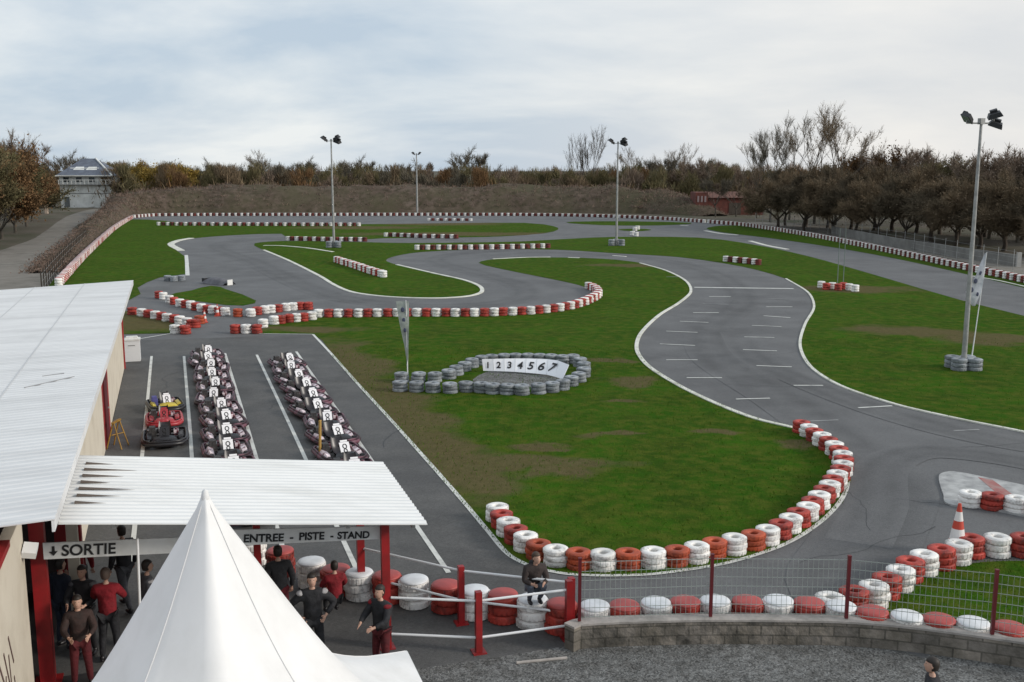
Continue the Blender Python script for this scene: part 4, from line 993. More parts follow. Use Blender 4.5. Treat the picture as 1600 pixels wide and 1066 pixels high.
# ------------------------------------------------------------------ karts
kart_body_w = mat('white kart plastic', (0.76, 0.64, 0.67), 0.4, (0.12, 0.02, 0.035), scale=4, contrast=(0.52, 0.60), objvar=0.15)
kart_black = mat('black kart plastic', (0.014, 0.012, 0.014), 0.4)
kart_seat = mat('black seat shell', (0.02, 0.016, 0.02), 0.35)
engine_m = mat('engine metal', (0.16, 0.15, 0.15), 0.4, (0.05, 0.05, 0.05), scale=12, metallic=0.6)
def make_kart(label, pod_m, nose_m, panel_m, bump_m, group):
    """local +y = nose"""
    t = thing('kart', label, 'kart', (0, 0, 0), 0, group)
    w = MB()
    for sx in (-0.3, 0.3): w.tube([(sx, -0.72, 0.10), (sx, 0.2, 0.10), (sx * 0.8, 0.72, 0.10)], 0.022, n=6)
    for y in (-0.6, -0.1, 0.35): w.tube([(-0.34, y, 0.10), (0.34, y, 0.10)], 0.018, n=6)
    w.box((0, 0.35, 0.075), (0.52, 0.75, 0.012)); w.tube([(-0.5, -0.5, 0.14), (0.5, -0.5, 0.14)], 0.02, n=6)
    w.build('chassis', kart_black, t)
    # wrap-round bumper
    ring = [(-0.60, -0.92), (-0.68, -0.80), (-0.69, -0.3), (-0.69, 0.3), (-0.66, 0.60), (-0.50, 0.88), (-0.2, 0.96), (0.2, 0.96), (0.50, 0.88), (0.66, 0.60), (0.69, 0.3), (0.69, -0.3), (0.68, -0.80), (0.60, -0.92), (0.2, -0.95), (-0.2, -0.95)]
    w = MB(); w.tube([(x, y, 0.17) for x, y in ring], 0.075, n=8, closed=True); w.tube([(x * 0.985, y * 0.985, 0.26) for x, y in ring], 0.035, n=6, closed=True)
    w.build('bumper', bump_m, t)
    for sx in (-1, 1):
        w = MB()
        prof = [(0.38, 0.10), (0.60, 0.10), (0.635, 0.20), (0.56, 0.31), (0.42, 0.27)]
        ys = [(-0.38, 0.8), (-0.30, 1.0), (0.2, 1.0), (0.34, 0.75)]
        vs = []
        for y, k in ys:
            for (x, z) in prof: vs.append((sx * (0.5 + (x - 0.5) * k), y, 0.1 + (z - 0.1) * k))
        n = len(prof); fs = []
        for i in range(3):
            for j in range(n): fs.append((i * n + j, i * n + (j + 1) % n, (i + 1) * n + (j + 1) % n, (i + 1) * n + j))
        fs += [tuple(range(n)), tuple(range(3 * n, 4 * n))]
        w.add(vs, fs); w.build('side_pod', pod_m, t)
    w = MB()       # nose cone
    vs = []
    for y, hw, z in ((0.86, 0.36, 0.22), (0.78, 0.40, 0.31), (0.58, 0.30, 0.40), (0.52, 0.27, 0.30)):
        for f in (-1, -0.5, 0, 0.5, 1): vs.append((f * hw, y - 0.06 * f * f, z - 0.05 * f * f))
    w.add(vs, [(i * 5 + j, i * 5 + j + 1, (i + 1) * 5 + j + 1, (i + 1) * 5 + j) for i in range(3) for j in range(4)], 0, True)
    w.box((0, 0.7, 0.2), (0.5, 0.26, 0.18)); w.build('nose_cone', nose_m, t)
    # upright number fairing in front of the wheel
    w = MB(); w.m = Matrix.Translation((0, 0.44, 0.47)) @ Matrix.Rotation(math.radians(42), 4, 'X')
    w.prism([(-0.155, -0.01), (0.155, -0.01), (0.155, 0.012), (-0.155, 0.012)], -0.22, 0.21)
    w.box((0, 0.008, 0.25), (0.22, 0.02, 0.06))
    pn = w.build('number_panel', panel_m, t)
    w2 = MB(); w2.m = w.m; w2.tube([(0.06 * math.cos(a) , 0.018, 0.055 * math.sin(a) * 1.4 + 0.06) for a in [i * math.pi / 5 for i in range(10)]], 0.014, n=5, closed=True)
    w2.tube([(0.05 * math.cos(a), 0.018, 0.05 * math.sin(a) * 1.2 - 0.09) for a in [i * math.pi / 5 for i in range(10)]], 0.014, n=5, closed=True)
    w2.build('race_number', ink, pn)
    # steering
    w = MB(); c = Vector((0, 0.22, 0.52)); tilt = Matrix.Rotation(math.radians(45), 3, 'X')
    w.tube([c + tilt @ Vector((0.15 * math.cos(a), 0.12 * math.sin(a), 0)) for a in [i * math.pi / 8 for i in range(16)]], 0.016, n=6, closed=True)
    w.tube([c, Vector((0, 0.5, 0.14))], 0.015, n=6); w.box(c, (0.26, 0.03, 0.02), rot=(0.78, 0, 0)); w.build('steering_wheel', kart_black, t)
    # seat
    w = MB(); vs = []
    rows_ = [(-0.02, 0.13, 0.14, 0.05), (-0.20, 0.09, 0.18, 0.10), (-0.36, 0.14, 0.20, 0.16), (-0.46, 0.34, 0.20, 0.12), (-0.54, 0.58, 0.17, 0.06)]
    for y, z, hw, lip in rows_:
        for f in (-1, -0.7, 0, 0.7, 1): vs.append((f * hw, y, z + (lip if abs(f) == 1 else 0)))
    w.add(vs, [(i * 5 + j, i * 5 + j + 1, (i + 1) * 5 + j + 1, (i + 1) * 5 + j) for i in range(4) for j in range(4)], 0, True)
    w.add([(x, y - 0.02, z - 0.02) for x, y, z in vs], [(i * 5 + j, (i + 1) * 5 + j, (i + 1) * 5 + j + 1, i * 5 + j + 1) for i in range(4) for j in range(4)], 0, True)
    w.build('seat', kart_seat, t)
    w = MB(); w.box((0.40, -0.42, 0.26), (0.26, 0.32, 0.24)); w.tube([(0.40, -0.42, 0.38), (0.40, -0.42, 0.47)], 0.09, n=10)
    for k in range(5): w.box((0.40, -0.42 - 0.12 + 0.06 * k, 0.42), (0.20, 0.02, 0.12))
    w.box((0.30, -0.66, 0.28), (0.12, 0.2, 0.12)); en = w.build('engine', engine_m, t)
    w = MB(); w.tube([(0.5, -0.5, 0.3), (0.56, -0.7, 0.28), (0.3, -0.82, 0.28)], 0.035, n=6); w.build('exhaust', galv, en)
    w = MB(); w.box((-0.36, -0.42, 0.24), (0.16, 0.26, 0.2)); w.tube([(-0.36, -0.42, 0.34), (-0.36, -0.42, 0.38)], 0.04, n=8); w.build('fuel_tank', kart_body_w, t)
    for sx, y, r, wd in ((-0.52, 0.52, 0.128, 0.13), (0.52, 0.52, 0.128, 0.13), (-0.52, -0.56, 0.14, 0.19), (0.52, -0.56, 0.14, 0.19)):
        w = MB(); w.m = Matrix.Translation((sx, y, 0.14)) @ Matrix.Rotation(math.pi / 2, 4, 'Y')
        w.lathe([(0.065, -wd / 2), (r - 0.02, -wd / 2), (r, -wd / 2 + 0.02), (r, wd / 2 - 0.02), (r - 0.02, wd / 2), (0.065, wd / 2)], n=14, closed=True)
        tw = w.build('wheel', rubber, t)
        w = MB(); w.m = Matrix.Translation((sx, y, 0.14)) @ Matrix.Rotation(math.pi / 2, 4, 'Y'); w.lathe([(0, wd * 0.35), (0.064, wd * 0.42), (0.064, -wd * 0.42), (0, -wd * 0.35)], n=10); w.build('rim', galv, tw)
    return t
kgroup = 'rental karts parked in the pit lanes'
bump_dark = mat('dark kart bumper', (0.030, 0.012, 0.018), 0.5, (0.15, 0.055, 0.080), scale=2.5, contrast=(0.5, 0.6))
proto = make_kart('', kart_body_w, kart_black, mat('white number panel plastic', (0.86, 0.84, 0.85), 0.4), bump_dark, kgroup)
spots = []
for i, s_ in enumerate([50.9, 49.0, 47.0, 45.0, 42.9, 40.8, 38.8, 36.8, 34.8, 32.8, 30.8, 28.8, 26.8]):
    spots.append((s_, 1.22 + 0.01 * i, i, 'left'))
for i, s_ in enumerate([47.5, 45.6, 43.5, 41.5, 39.6, 37.6, 35.6, 33.5, 31.4, 29.4, 27.4]):
    spots.append((s_, 4.62 + 0.012 * i, i, 'right'))
for k, (s_, t_, i, side) in enumerate(spots):
    n_ = 13 if side == 'left' else 11
    w1 = ['farthest', 'second', 'third', 'fourth', 'fifth', 'sixth', 'seventh', 'eighth', 'ninth', 'tenth', 'eleventh', 'twelfth', 'thirteenth'][i]
    lab = '%s black and white kart%s in the %s pit lane file' % (w1, '' if i == 0 else ' from the far end', side)
    o = proto if k == 0 else dup(proto)
    o.location = L(s_ + R.uniform(-0.08, 0.08), t_ + R.uniform(-0.09, 0.09)) + Vector((0, 0, 0.012)); o.rotation_euler = (0, 0, LANE_ROT + math.pi + R.uniform(-0.15, 0.15) + (0.10 if side == 'right' else 0.04)); o['label'] = lab
kart_yel = mat('yellow kart plastic', (0.58, 0.45, 0.05), 0.4); kart_blue = mat('blue kart plastic', (0.10, 0.10, 0.30), 0.4); kart_redm = mat('red kart plastic', (0.38, 0.03, 0.04), 0.4, (0.62, 0.25, 0.25), scale=7, contrast=(0.55, 0.7))
grp2 = 'odd coloured karts at the left of the pit lanes'
k1 = make_kart('yellow and black kart with a white number panel, parked left of the two files', kart_yel, kart_yel, mat('white number panel plastic', (0, 0, 0)), kart_black, grp2)
k1.scale = (0.88, 0.9, 1.0); k1.location = L(40.2, -0.62, 0.012); k1.rotation_euler = (0, 0, LANE_ROT + math.pi + 0.15)
k1.children[2].data.materials[0] = kart_blue; k1.children[2]['label'] = 'blue side pod'
k2 = make_kart('red kart with pale markings and red bumper, behind the yellow one', kart_redm, kart_redm, kart_redm, kart_redm, grp2)
k2.scale = (0.86, 0.9, 0.95); k2.location = L(37.9, -0.66, 0.012); k2.rotation_euler = (0, 0, LANE_ROT + math.pi + 0.03)
k3 = make_kart('all black kart parked beside the canopy edge, nearest of the odd coloured karts', kart_black, kart_black, kart_black, kart_black, grp2)
k3.location = L(35.2, -0.62, 0.012); k3.rotation_euler = (0, 0, LANE_ROT + math.pi)
# yellow flag pole beside the right file
fp_ = thing('flag_pole', 'yellow pole leaning upright beside the last visible kart of the right file', 'pole', L(31.6, 4.0))
w = MB(); w.tube([(0, 0, 0.02), (0.03, 0.05, 1.25)], 0.045, n=7); w.lathe([(0.0, 1.27), (0.05, 1.25), (0.03, 1.2)], n=8, c=(0.03, 0.05, 0)); w.build('pole', mat('yellow-orange paint', (0.45, 0.27, 0.07), 0.5), fp_)
w = MB(); w.lathe([(0.0, 0.05), (0.15, 0.04), (0.18, 0.0)], n=12); w.build('base', kart_black, fp_)

# ------------------------------------------------------------------ people
skin_m = mat('skin', (0.50, 0.30, 0.22), 0.6)
hair_m = mat('dark hair', (0.022, 0.016, 0.012), 0.6)
def skin_mesh(name, joints, edges, m, parent, sub=1):
    names = list(joints); idx = {n: i for i, n in enumerate(names)}
    me = bpy.data.meshes.new(name)
    me.from_pydata([joints[n][0] for n in names], [(idx[a], idx[b]) for a, b in edges], [])
    o = bpy.data.objects.new(name, me); COL.objects.link(o)
    o.modifiers.new('s', 'SKIN'); 
    sv = me.skin_vertices[0].data
    for n in names:
        r = joints[n][1]; sv[idx[n]].radius = (r, r) if not isinstance(r, tuple) else r
        sv[idx[n]].use_root = (idx[n] == 0)
    md = o.modifiers.new('u', 'SUBSURF'); md.levels = sub; md.render_levels = sub
    dg = bpy.context.evaluated_depsgraph_get()
    nm = bpy.data.meshes.new_from_object(o.evaluated_get(dg))
    bpy.data.objects.remove(o); bpy.data.meshes.remove(me)
    nm.materials.clear(); nm.materials.append(m)
    for p in nm.polygons: p.use_smooth = True
    nm.name = name
    return link(name, nm, parent)
def lerp(a, b, t): return tuple(a[i] + (b[i] - a[i]) * t for i in range(3))
def person(label, loc, rot, top, legs, shoes=None, h=1.75, pose='stand', hair=hair_m, hood=None, trim=None, group=None, lean=0.0, hat=None, headturn=0.0):
    """local: +y is the way the person faces, +x the person's right side is -x"""
    t = thing('person', label, 'person', loc, rot, group); k = h / 1.75; t.scale = (k, k, k)
    hip = 0.93; J = {}
    if pose.startswith('sit'): hip = 0.60
    if pose == 'crouch': hip = 0.30
    ln = lean
    def up(z, y=0.0, x=0.0): return (x, y + ln * (z - hip), z)
    nz_ = hip + 0.53
    for s, n in ((-1, 'L'), (1, 'R')):
        J['sh' + n] = up(nz_ - 0.04, 0, s * 0.18)
        if pose == 'hips': J['el' + n] = (s * 0.40, -0.06 + ln * 0.3, hip + 0.27); J['wr' + n] = (s * 0.23, 0.07, hip + 0.09)
        elif pose in ('forward', 'sit_lean'): J['el' + n] = (s * 0.27, 0.16 + ln * 0.3, hip + 0.27); J['wr' + n] = (s * 0.17, 0.38, hip + 0.22 if pose == 'forward' else hip + 0.10)
        elif pose == 'crouch': J['el' + n] = (s * 0.25, 0.22, hip + 0.24); J['wr' + n] = (s * 0.13, 0.44, hip + 0.24)
        elif pose == 'phone' and s > 0: J['el' + n] = (0.30, 0.12, hip + 0.22); J['wr' + n] = (0.16, 0.2, hip + 0.46)
        else: J['el' + n] = (s * 0.27, -0.03 + ln * 0.3, hip + 0.22); J['wr' + n] = (s * 0.27, 0.08, hip - 0.03)
        if pose.startswith('sit'):
            J['hp' + n] = (s * 0.09, 0, hip); J['kn' + n] = (s * 0.13, 0.42, hip - 0.02); J['an' + n] = (s * 0.13, 0.46, hip - 0.43)
        elif pose == 'crouch':
            J['hp' + n] = (s * 0.09, 0, hip); J['kn' + n] = (s * 0.15, 0.40, hip + 0.16); J['an' + n] = (s * 0.11, 0.14, 0.08)
        elif pose == 'stride':
            J['hp' + n] = (s * 0.09, 0, hip - 0.03); J['kn' + n] = (s * 0.10, 0.16 * s + 0.05, 0.49); J['an' + n] = (s * 0.10, 0.28 * s - 0.05, 0.09)
        else:
            J['hp' + n] = (s * 0.09, 0, hip - 0.03); J['kn' + n] = (s * 0.12, 0.03, 0.49); J['an' + n] = (s * 0.14, -0.02, 0.08)
    neck = up(nz_ + 0.02); head0 = up(nz_ + 0.12, 0.02); head1 = up(nz_ + 0.22, 0.025)
    # body: one continuous skin from pelvis to fingertips and ankles
    B = {'pel': (up(hip), 0.10), 'wst': (up(hip + 0.20), 0.10), 'chs': (up(hip + 0.40), (0.12, 0.10)), 'nk0': (up(nz_ - 0.01), 0.07), 'nk': (neck, 0.052), 'nk2': (head0, 0.056)}
    E = [('pel', 'wst'), ('wst', 'chs'), ('chs', 'nk0'), ('nk0', 'nk'), ('nk', 'nk2')]
    for n, s in (('L', -1), ('R', 1)):
        B['sh' + n] = (J['sh' + n], 0.055); B['el' + n] = (J['el' + n], 0.042); B['wr' + n] = (J['wr' + n], 0.028)
        B['hp' + n] = (J['hp' + n], 0.085); B['kn' + n] = (J['kn' + n], 0.055); B['an' + n] = (J['an' + n], 0.038)
        E += [('nk0', 'sh' + n), ('sh' + n, 'el' + n), ('el' + n, 'wr' + n), ('pel', 'hp' + n), ('hp' + n, 'kn' + n), ('kn' + n, 'an' + n)]
        e, w_ = Vector(J['el' + n]), Vector(J['wr' + n]); d = (w_ - e).normalized()
        side = d.cross(Vector((0, 1, 0.01))).normalized() if abs(d.y) < 0.9 else Vector((1, 0, 0))
        palm = w_ + d * 0.055; B['pm' + n] = (tuple(palm), (0.032, 0.02)); E.append(('wr' + n, 'pm' + n))
        curl = Vector((0, 0.3, -0.5)) if pose.startswith('sit') or pose == 'forward' else Vector((-s * 0.5, 0.3, 0))
        for q, (o_, l_) in enumerate(((-0.027, 0.068), (-0.009, 0.080), (0.009, 0.076), (0.027, 0.060))):
            b_ = palm + d * 0.03 + side * o_; m_ = b_ + d * l_ * 0.5 + side * o_ * 0.15; t_ = m_ + (d * 0.7 + curl * 0.5).normalized() * l_ * 0.5
            B['f%d' % q + n] = (tuple(b_), 0.010); B['g%d' % q + n] = (tuple(m_), 0.009); B['h%d' % q + n] = (tuple(t_), 0.0075)
            E += [('pm' + n, 'f%d' % q + n), ('f%d' % q + n, 'g%d' % q + n), ('g%d' % q + n, 'h%d' % q + n)]
        th0 = palm - side * 0.035 * (1 if s > 0 else -1) - d * 0.02; th1 = th0 + d * 0.045 - side * 0.02 * (1 if s > 0 else -1)
        B['t0' + n] = (tuple(th0), 0.012); B['t1' + n] = (tuple(th1), 0.010); E += [('pm' + n, 't0' + n), ('t0' + n, 't1' + n)]
    body = skin_mesh('body', B, E, skin_m, t)
    # head with face joined into the body mesh
    hb = MB(); hx, hy, hz = head1
    hb.m = Matrix.Translation((hx, hy, hz)) @ Matrix.Rotation(headturn, 4, 'Z')
    prof = [(-0.118, 0.012, 0.030), (-0.112, 0.040, 0.025), (-0.09, 0.056, 0.018), (-0.055, 0.066, 0.012), (-0.02, 0.073, 0.004), (0.02, 0.077, -0.002), (0.06, 0.076, -0.008), (0.09, 0.062, -0.012), (0.112, 0.036, -0.014), (0.12, 0.006, -0.014)]
    vs = []; NN = 16
    for z, r, yo in prof:
        for q in range(NN):
            a = 2 * math.pi * q / NN; fx = math.cos(a) * r; fy = math.sin(a) * r * 1.22 + yo
            if math.sin(a) > 0.9: fy += {-0.055: 0.004, -0.02: 0.022, 0.02: 0.006}.get(z, 0)        # nose, lips
            if 0.6 < math.sin(a) < 0.95 and z == 0.02: fy -= 0.008                                   # eye sockets
            vs.append((fx, fy, z))
    hb.add(vs, [(i * NN + q, i * NN + (q + 1) % NN, (i + 1) * NN + (q + 1) % NN, (i + 1) * NN + q) for i in range(len(prof) - 1) for q in range(NN)], 0, True)
    for s in (-1, 1): hb.ell((s * 0.078, -0.005, -0.005), (0.010, 0.022, 0.032), 8, 5)
    hm = hb.mesh('head_tmp', skin_m)
    import bmesh
    bm = bmesh.new(); bm.from_mesh(body.data); bm.from_mesh(hm); bm.to_mesh(body.data); bm.free(); bpy.data.meshes.remove(hm)
    body.data.polygons.foreach_set('use_smooth', [True] * len(body.data.polygons))
    fm = MB(); fm.m = hb.m
    for s in (-1, 1): fm.ell((s * 0.03, 0.083, 0.022), (0.011, 0.006, 0.006), 8, 5)
    fm.build('eyes', ink, body)
    fm = MB(); fm.m = hb.m; fm.ell((0, 0.090, -0.058), (0.022, 0.006, 0.005), 8, 5); fm.build('mouth', mat('lips', (0.32, 0.10, 0.09), 0.5), body)
    # hair cap
    hh = MB(); hh.m = hb.m; vs = []; rows_ = [(-0.075, 0.070), (-0.03, 0.083), (0.02, 0.087), (0.065, 0.085), (0.10, 0.068), (0.125, 0.040), (0.134, 0.004)]
    for i, (z, r) in enumerate(rows_):
        for q in range(NN):
            a = 2 * math.pi * q / NN; front = max(0, math.sin(a)) if z < 0.05 else 0
            rr = r * (1 - 0.42 * front ** 0.5 * (1 if z < 0.05 else 0))
            vs.append((math.cos(a) * rr * (1 - 0.1 * front), math.sin(a) * rr * 1.2 - 0.012, z + (0.05 * front if z < 0.0 else 0)))
    hh.add(vs, [(i * NN + q, i * NN + (q + 1) % NN, (i + 1) * NN + (q + 1) % NN, (i + 1) * NN + q) for i in range(len(rows_) - 1) for q in range(NN)] + [tuple(range(len(vs) - NN, len(vs)))], 0, True)
    hh.build('hat' if hat else 'hair', hat or hair, body)
    # jacket
    Jk = {'a': (up(hip - 0.10), (0.185, 0.145)), 'b': (up(hip + 0.16), (0.175, 0.140)), 'c': (up(hip + 0.38), (0.190, 0.150)), 'd': (up(nz_ - 0.02), (0.12, 0.10)), 'e': (up(nz_ + 0.045, 0), (0.072, 0.07))}
    Ee = [('a', 'b'), ('b', 'c'), ('c', 'd'), ('d', 'e')]
    for n in 'LR':
        Jk['s' + n] = (J['sh' + n], 0.095); Jk['m' + n] = (lerp(J['sh' + n], J['el' + n], 0.5), 0.082); Jk['e' + n] = (J['el' + n], 0.070); Jk['w' + n] = (lerp(J['el' + n], J['wr' + n], 0.96), 0.044)
        Ee += [('d', 's' + n), ('s' + n, 'm' + n), ('m' + n, 'e' + n), ('e' + n, 'w' + n)]
    jk = skin_mesh('jacket', Jk, Ee, top, t)
    if hood:
        w = MB(); w.m = Matrix.Translation(Vector(up(nz_ + 0.04, -0.09))); w.ell((0, 0, 0), (0.12, 0.08, 0.09), 12, 8); w.build('hood', hood, jk)
    if trim:
        w = MB()
        for s, n in ((-1, 'L'), (1, 'R')):
            p = Vector(J['sh' + n]); q = Vector(J['el' + n]); w.m = Matrix.Translation(p.lerp(q, 0.12) + Vector((0, 0.01, 0.045))); w.ell((0, 0, 0), (0.075, 0.085, 0.05), 10, 6)
        w.build('shoulder_patches', trim, jk)
    Tr = {'a': (up(hip + 0.02), (0.135, 0.115))}; Ee = []
    for n in 'LR':
        Tr['h' + n] = (J['hp' + n], 0.105); Tr['m' + n] = (lerp(J['hp' + n], J['kn' + n], 0.5), 0.092); Tr['k' + n] = (J['kn' + n], 0.074); Tr['c' + n] = (lerp(J['kn' + n], J['an' + n], 0.45), 0.068); Tr['n' + n] = (lerp(J['kn' + n], J['an' + n], 0.97), 0.052)
        Ee += [('a', 'h' + n), ('h' + n, 'm' + n), ('m' + n, 'k' + n), ('k' + n, 'c' + n), ('c' + n, 'n' + n)]
    skin_mesh('trousers', Tr, Ee, legs, t)
    for n in 'LR':
        a = Vector(J['an' + n]); w = MB(); w.ell((a.x, a.y + 0.07, a.z - 0.035), (0.048, 0.135, 0.045), 10, 6); w.ell((a.x, a.y, a.z), (0.045, 0.055, 0.06), 8, 6); w.build('shoe', shoes or kart_black, t)
    return t
def cloth(name, c, c2=None): return mat(name, c, 0.85, c2 or tuple(x * 1.8 for x in c), scale=5, bump=1.0, bscale=9, contrast=(0.4, 0.7))
navy = cloth('dark navy cloth', (0.012, 0.016, 0.030), (0.022, 0.028, 0.045)); blk = cloth('black cloth', (0.012, 0.012, 0.014), (0.026, 0.026, 0.03)); redc = cloth('red jacket cloth', (0.24, 0.008, 0.016), (0.14, 0.006, 0.010)); dred = cloth('dark red trousers cloth', (0.070, 0.006, 0.009), (0.11, 0.008, 0.012))
greyj = cloth('grey cloth', (0.09, 0.09, 0.10), (0.05, 0.05, 0.055)); jean = cloth('grey jeans', (0.11, 0.13, 0.16), (0.07, 0.08, 0.11)); brownj = cloth('brown jacket cloth', (0.028, 0.018, 0.016), (0.05, 0.024, 0.02)); lightp = cloth('pale grey cloth', (0.42, 0.40, 0.40), (0.3, 0.29, 0.29))
PI = math.pi
def hd(px, py, h): p = at(px, py, h); return Vector((p.x, p.y, 0.012))
person('man in black uniform with pale shoulders, hands on hips, under the canopy', hd(487, 902, 1.75), PI + 0.25, blk, blk, pose='hips', trim=lightp, h=1.77)
person('person in dark jacket and red trousers just behind the right canopy post', hd(591, 930, 1.68) + Vector((0, 0.3, 0)), PI - 0.6, blk, dred, pose='forward', h=1.68, trim=redc)
person('person in red jacket sitting on the red tyre stack below the entry sign', Vector((*(at(522, 868, 1.42).xy), 0.0)), 0.4, redc, blk, pose='sit_lean', h=1.55)
person('person in dark hooded jacket and grey jeans crouching on a white tyre stack', Vector((*(at(832, 982).xy), 0.60)), PI + 0.25, cloth('dark brown hooded jacket', (0.030, 0.022, 0.020)), jean, pose='crouch', hood=blk, lean=0.35, h=1.62, hair=mat('brown hair', (0.06, 0.035, 0.022), 0.6), headturn=0.4)
person('person in black jacket and dark red trousers standing left of the uniformed man', hd(434, 858, 1.75), 0.5, blk, cloth('dark red cloth', (0.10, 0.01, 0.015)), pose='stand')
person('bare-headed man in bright red jacket seen from behind in the canopy shade', hd(164, 893, 1.76), 0.15, redc, blk, pose='forward', h=1.76, hair=mat('greying hair', (0.10, 0.07, 0.055), 0.7))
person('person in dark blue jacket standing beside the thick red post', hd(92, 878, 1.72), -0.5, navy, navy, pose='stand', h=1.72)
person('person in black jacket with pale collar behind the SORTIE board', hd(128, 888, 1.7), PI, blk, blk, pose='forward', h=1.7, trim=greyj)
person('person in brown jacket and red trousers in front of the shaded group', hd(120, 935, 1.66), PI + 0.4, brownj, dred, pose='forward', h=1.66)
person('person in grey striped jacket next to the left slope of the tent', hd(228, 880, 1.72), -0.9, greyj, blk, pose='stand', h=1.72, trim=lightp)
person('person in red jacket farthest inside under the canopy, by the red wall post', hd(118, 832, 1.7), 0.2, redc, blk, pose='stand', h=1.7)
person('person in black standing near the lane under the middle of the canopy', hd(190, 826, 1.75), 0.9, blk, greyj, pose='stride', h=1.75)
person('dark-haired person in black jacket with grey shoulders crossing the gravel yard', hd(1459, 1034, 1.7), 1.2, blk, blk, pose='stride', h=1.7, trim=greyj, hood=None)
pw = thing('prop_pole', 'slim white pole leaning in the shade beside the left slope of the tent', 'pole', L(18.0, -0.95))
w = MB(); w.tube([(0.03, 0, 0.0), (0.08, 0.05, 2.75)], 0.022, n=7); w.build('pole', white_steel, pw)
w = MB(); w.box((0.03, 0, 0.02), (0.14, 0.14, 0.04)); w.build('foot', galv, pw)

# ------------------------------------------------------------------ earth bank
bank_m = ground_mat('brown scrub bank', [(0.100, 0.074, 0.058), (0.150, 0.115, 0.092), (0.055, 0.048, 0.030), (0.090, 0.080, 0.050)], [0.35, 0.9, 0.12], rough=1.0, bump=1.0, bscale=4, spec=0.1)
def gpb(px, D): return Vector(((px - 800) / FOC * (D * math.cos(PITCH) + 9 * math.sin(PITCH)), D, 0))
bl = [(gpb(68, 90), 0.2, 1.2), (gpb(86, 100), 0.6, 1.6), (gpb(112, 116), 0.7, 1.7), (gpb(138, 140), 1.1, 1.9), (gpb(162, 168), 1.8, 2.3), (gpb(188, 196), 2.6, 2.8), (gpb(210, 216), 4.3, 4.5), (Vector((-62, 226, 0)), 5.0, 10),
      (Vector((-20, 228, 0)), 5.1, 10), (Vector((10, 226, 0)), 5.0, 10), (Vector((30, 218, 0)), 4.6, 9), (Vector((36, 209, 0)), 2.6, 6), (Vector((39, 200, 0)), 0.4, 3)]
from mathutils import noise as mnoise
cl_ = smooth_poly([b[0] for b in bl], closed=False, sub=12)
w = MB(); vs = []; NW = 18; BANKPTS = []
for i, p in enumerate(cl_):
    f = min(i / 12.0, len(bl) - 1.001); a = int(f); fr = f - a
    hh = bl[a][1] * (1 - fr) + bl[a + 1][1] * fr; ww_ = bl[a][2] * (1 - fr) + bl[a + 1][2] * fr
    d = cl_[min(i + 1, len(cl_) - 1)] - cl_[max(i - 1, 0)]; d.normalize(); nn = Vector((-d.y, d.x, 0))
    for j in range(NW + 1):
        g = j / NW * 2 - 1; q = p + nn * g * ww_
        prof = max(0.0, math.cos(g * math.pi / 2)) ** 0.8
        z = hh * min(1, prof * 1.15) + prof * (1.0 * mnoise.noise(q * 0.16) + 0.7 * mnoise.noise(q * 0.6)) * min(1, hh / 4)
        if abs(g) == 1: z = -0.05
        vs.append((q.x, q.y, z)); 
        if prof > 0.12: BANKPTS.append((q.x, q.y, z, hh))
w.add(vs, [(i * (NW + 1) + j, (i + 1) * (NW + 1) + j, (i + 1) * (NW + 1) + j + 1, i * (NW + 1) + j + 1) for i in range(len(cl_) - 1) for j in range(NW)], 0, True)
tag(w.build('earth_bank', bank_m), kind='structure')

# ------------------------------------------------------------------ foliage helpers (numpy)
def quads_mesh(name, Q, m, smooth=False):
    n = len(Q); me = bpy.data.meshes.new(name)
    me.vertices.add(n * 4); me.vertices.foreach_set('co', np.ascontiguousarray(Q, dtype=np.float32).reshape(-1))
    me.loops.add(n * 4); me.loops.foreach_set('vertex_index', np.arange(n * 4, dtype=np.int32))
    me.polygons.add(n); me.polygons.foreach_set('loop_start', np.arange(0, n * 4, 4, dtype=np.int32))
    try: me.polygons.foreach_set('loop_total', np.full(n, 4, dtype=np.int32))
    except Exception: pass
    me.materials.append(m); me.update(calc_edges=True); me.validate()
    return me
def unit(a): return a / np.maximum(np.linalg.norm(a, axis=-1, keepdims=True), 1e-6)
def slivers(P, D, ln, wd, rg):
    """thin tapering blades from P along D"""
    D = unit(D); S = unit(np.cross(D, rg.normal(size=D.shape)))
    ln = ln[:, None]; wd = wd[:, None]
    return np.stack([P - S * wd, P + S * wd, P + D * ln + S * wd * 0.35, P + D * ln - S * wd * 0.35], axis=1)
def flecks(P, sz, rg):
    A = unit(rg.normal(size=P.shape)); B = unit(np.cross(A, rg.normal(size=P.shape))); s = sz[:, None]
    return np.stack([P - A * s - B * s * 0.6, P + A * s - B * s * 0.6, P + A * s * 0.8 + B * s * 0.6, P - A * s * 0.8 + B * s * 0.6], axis=1)
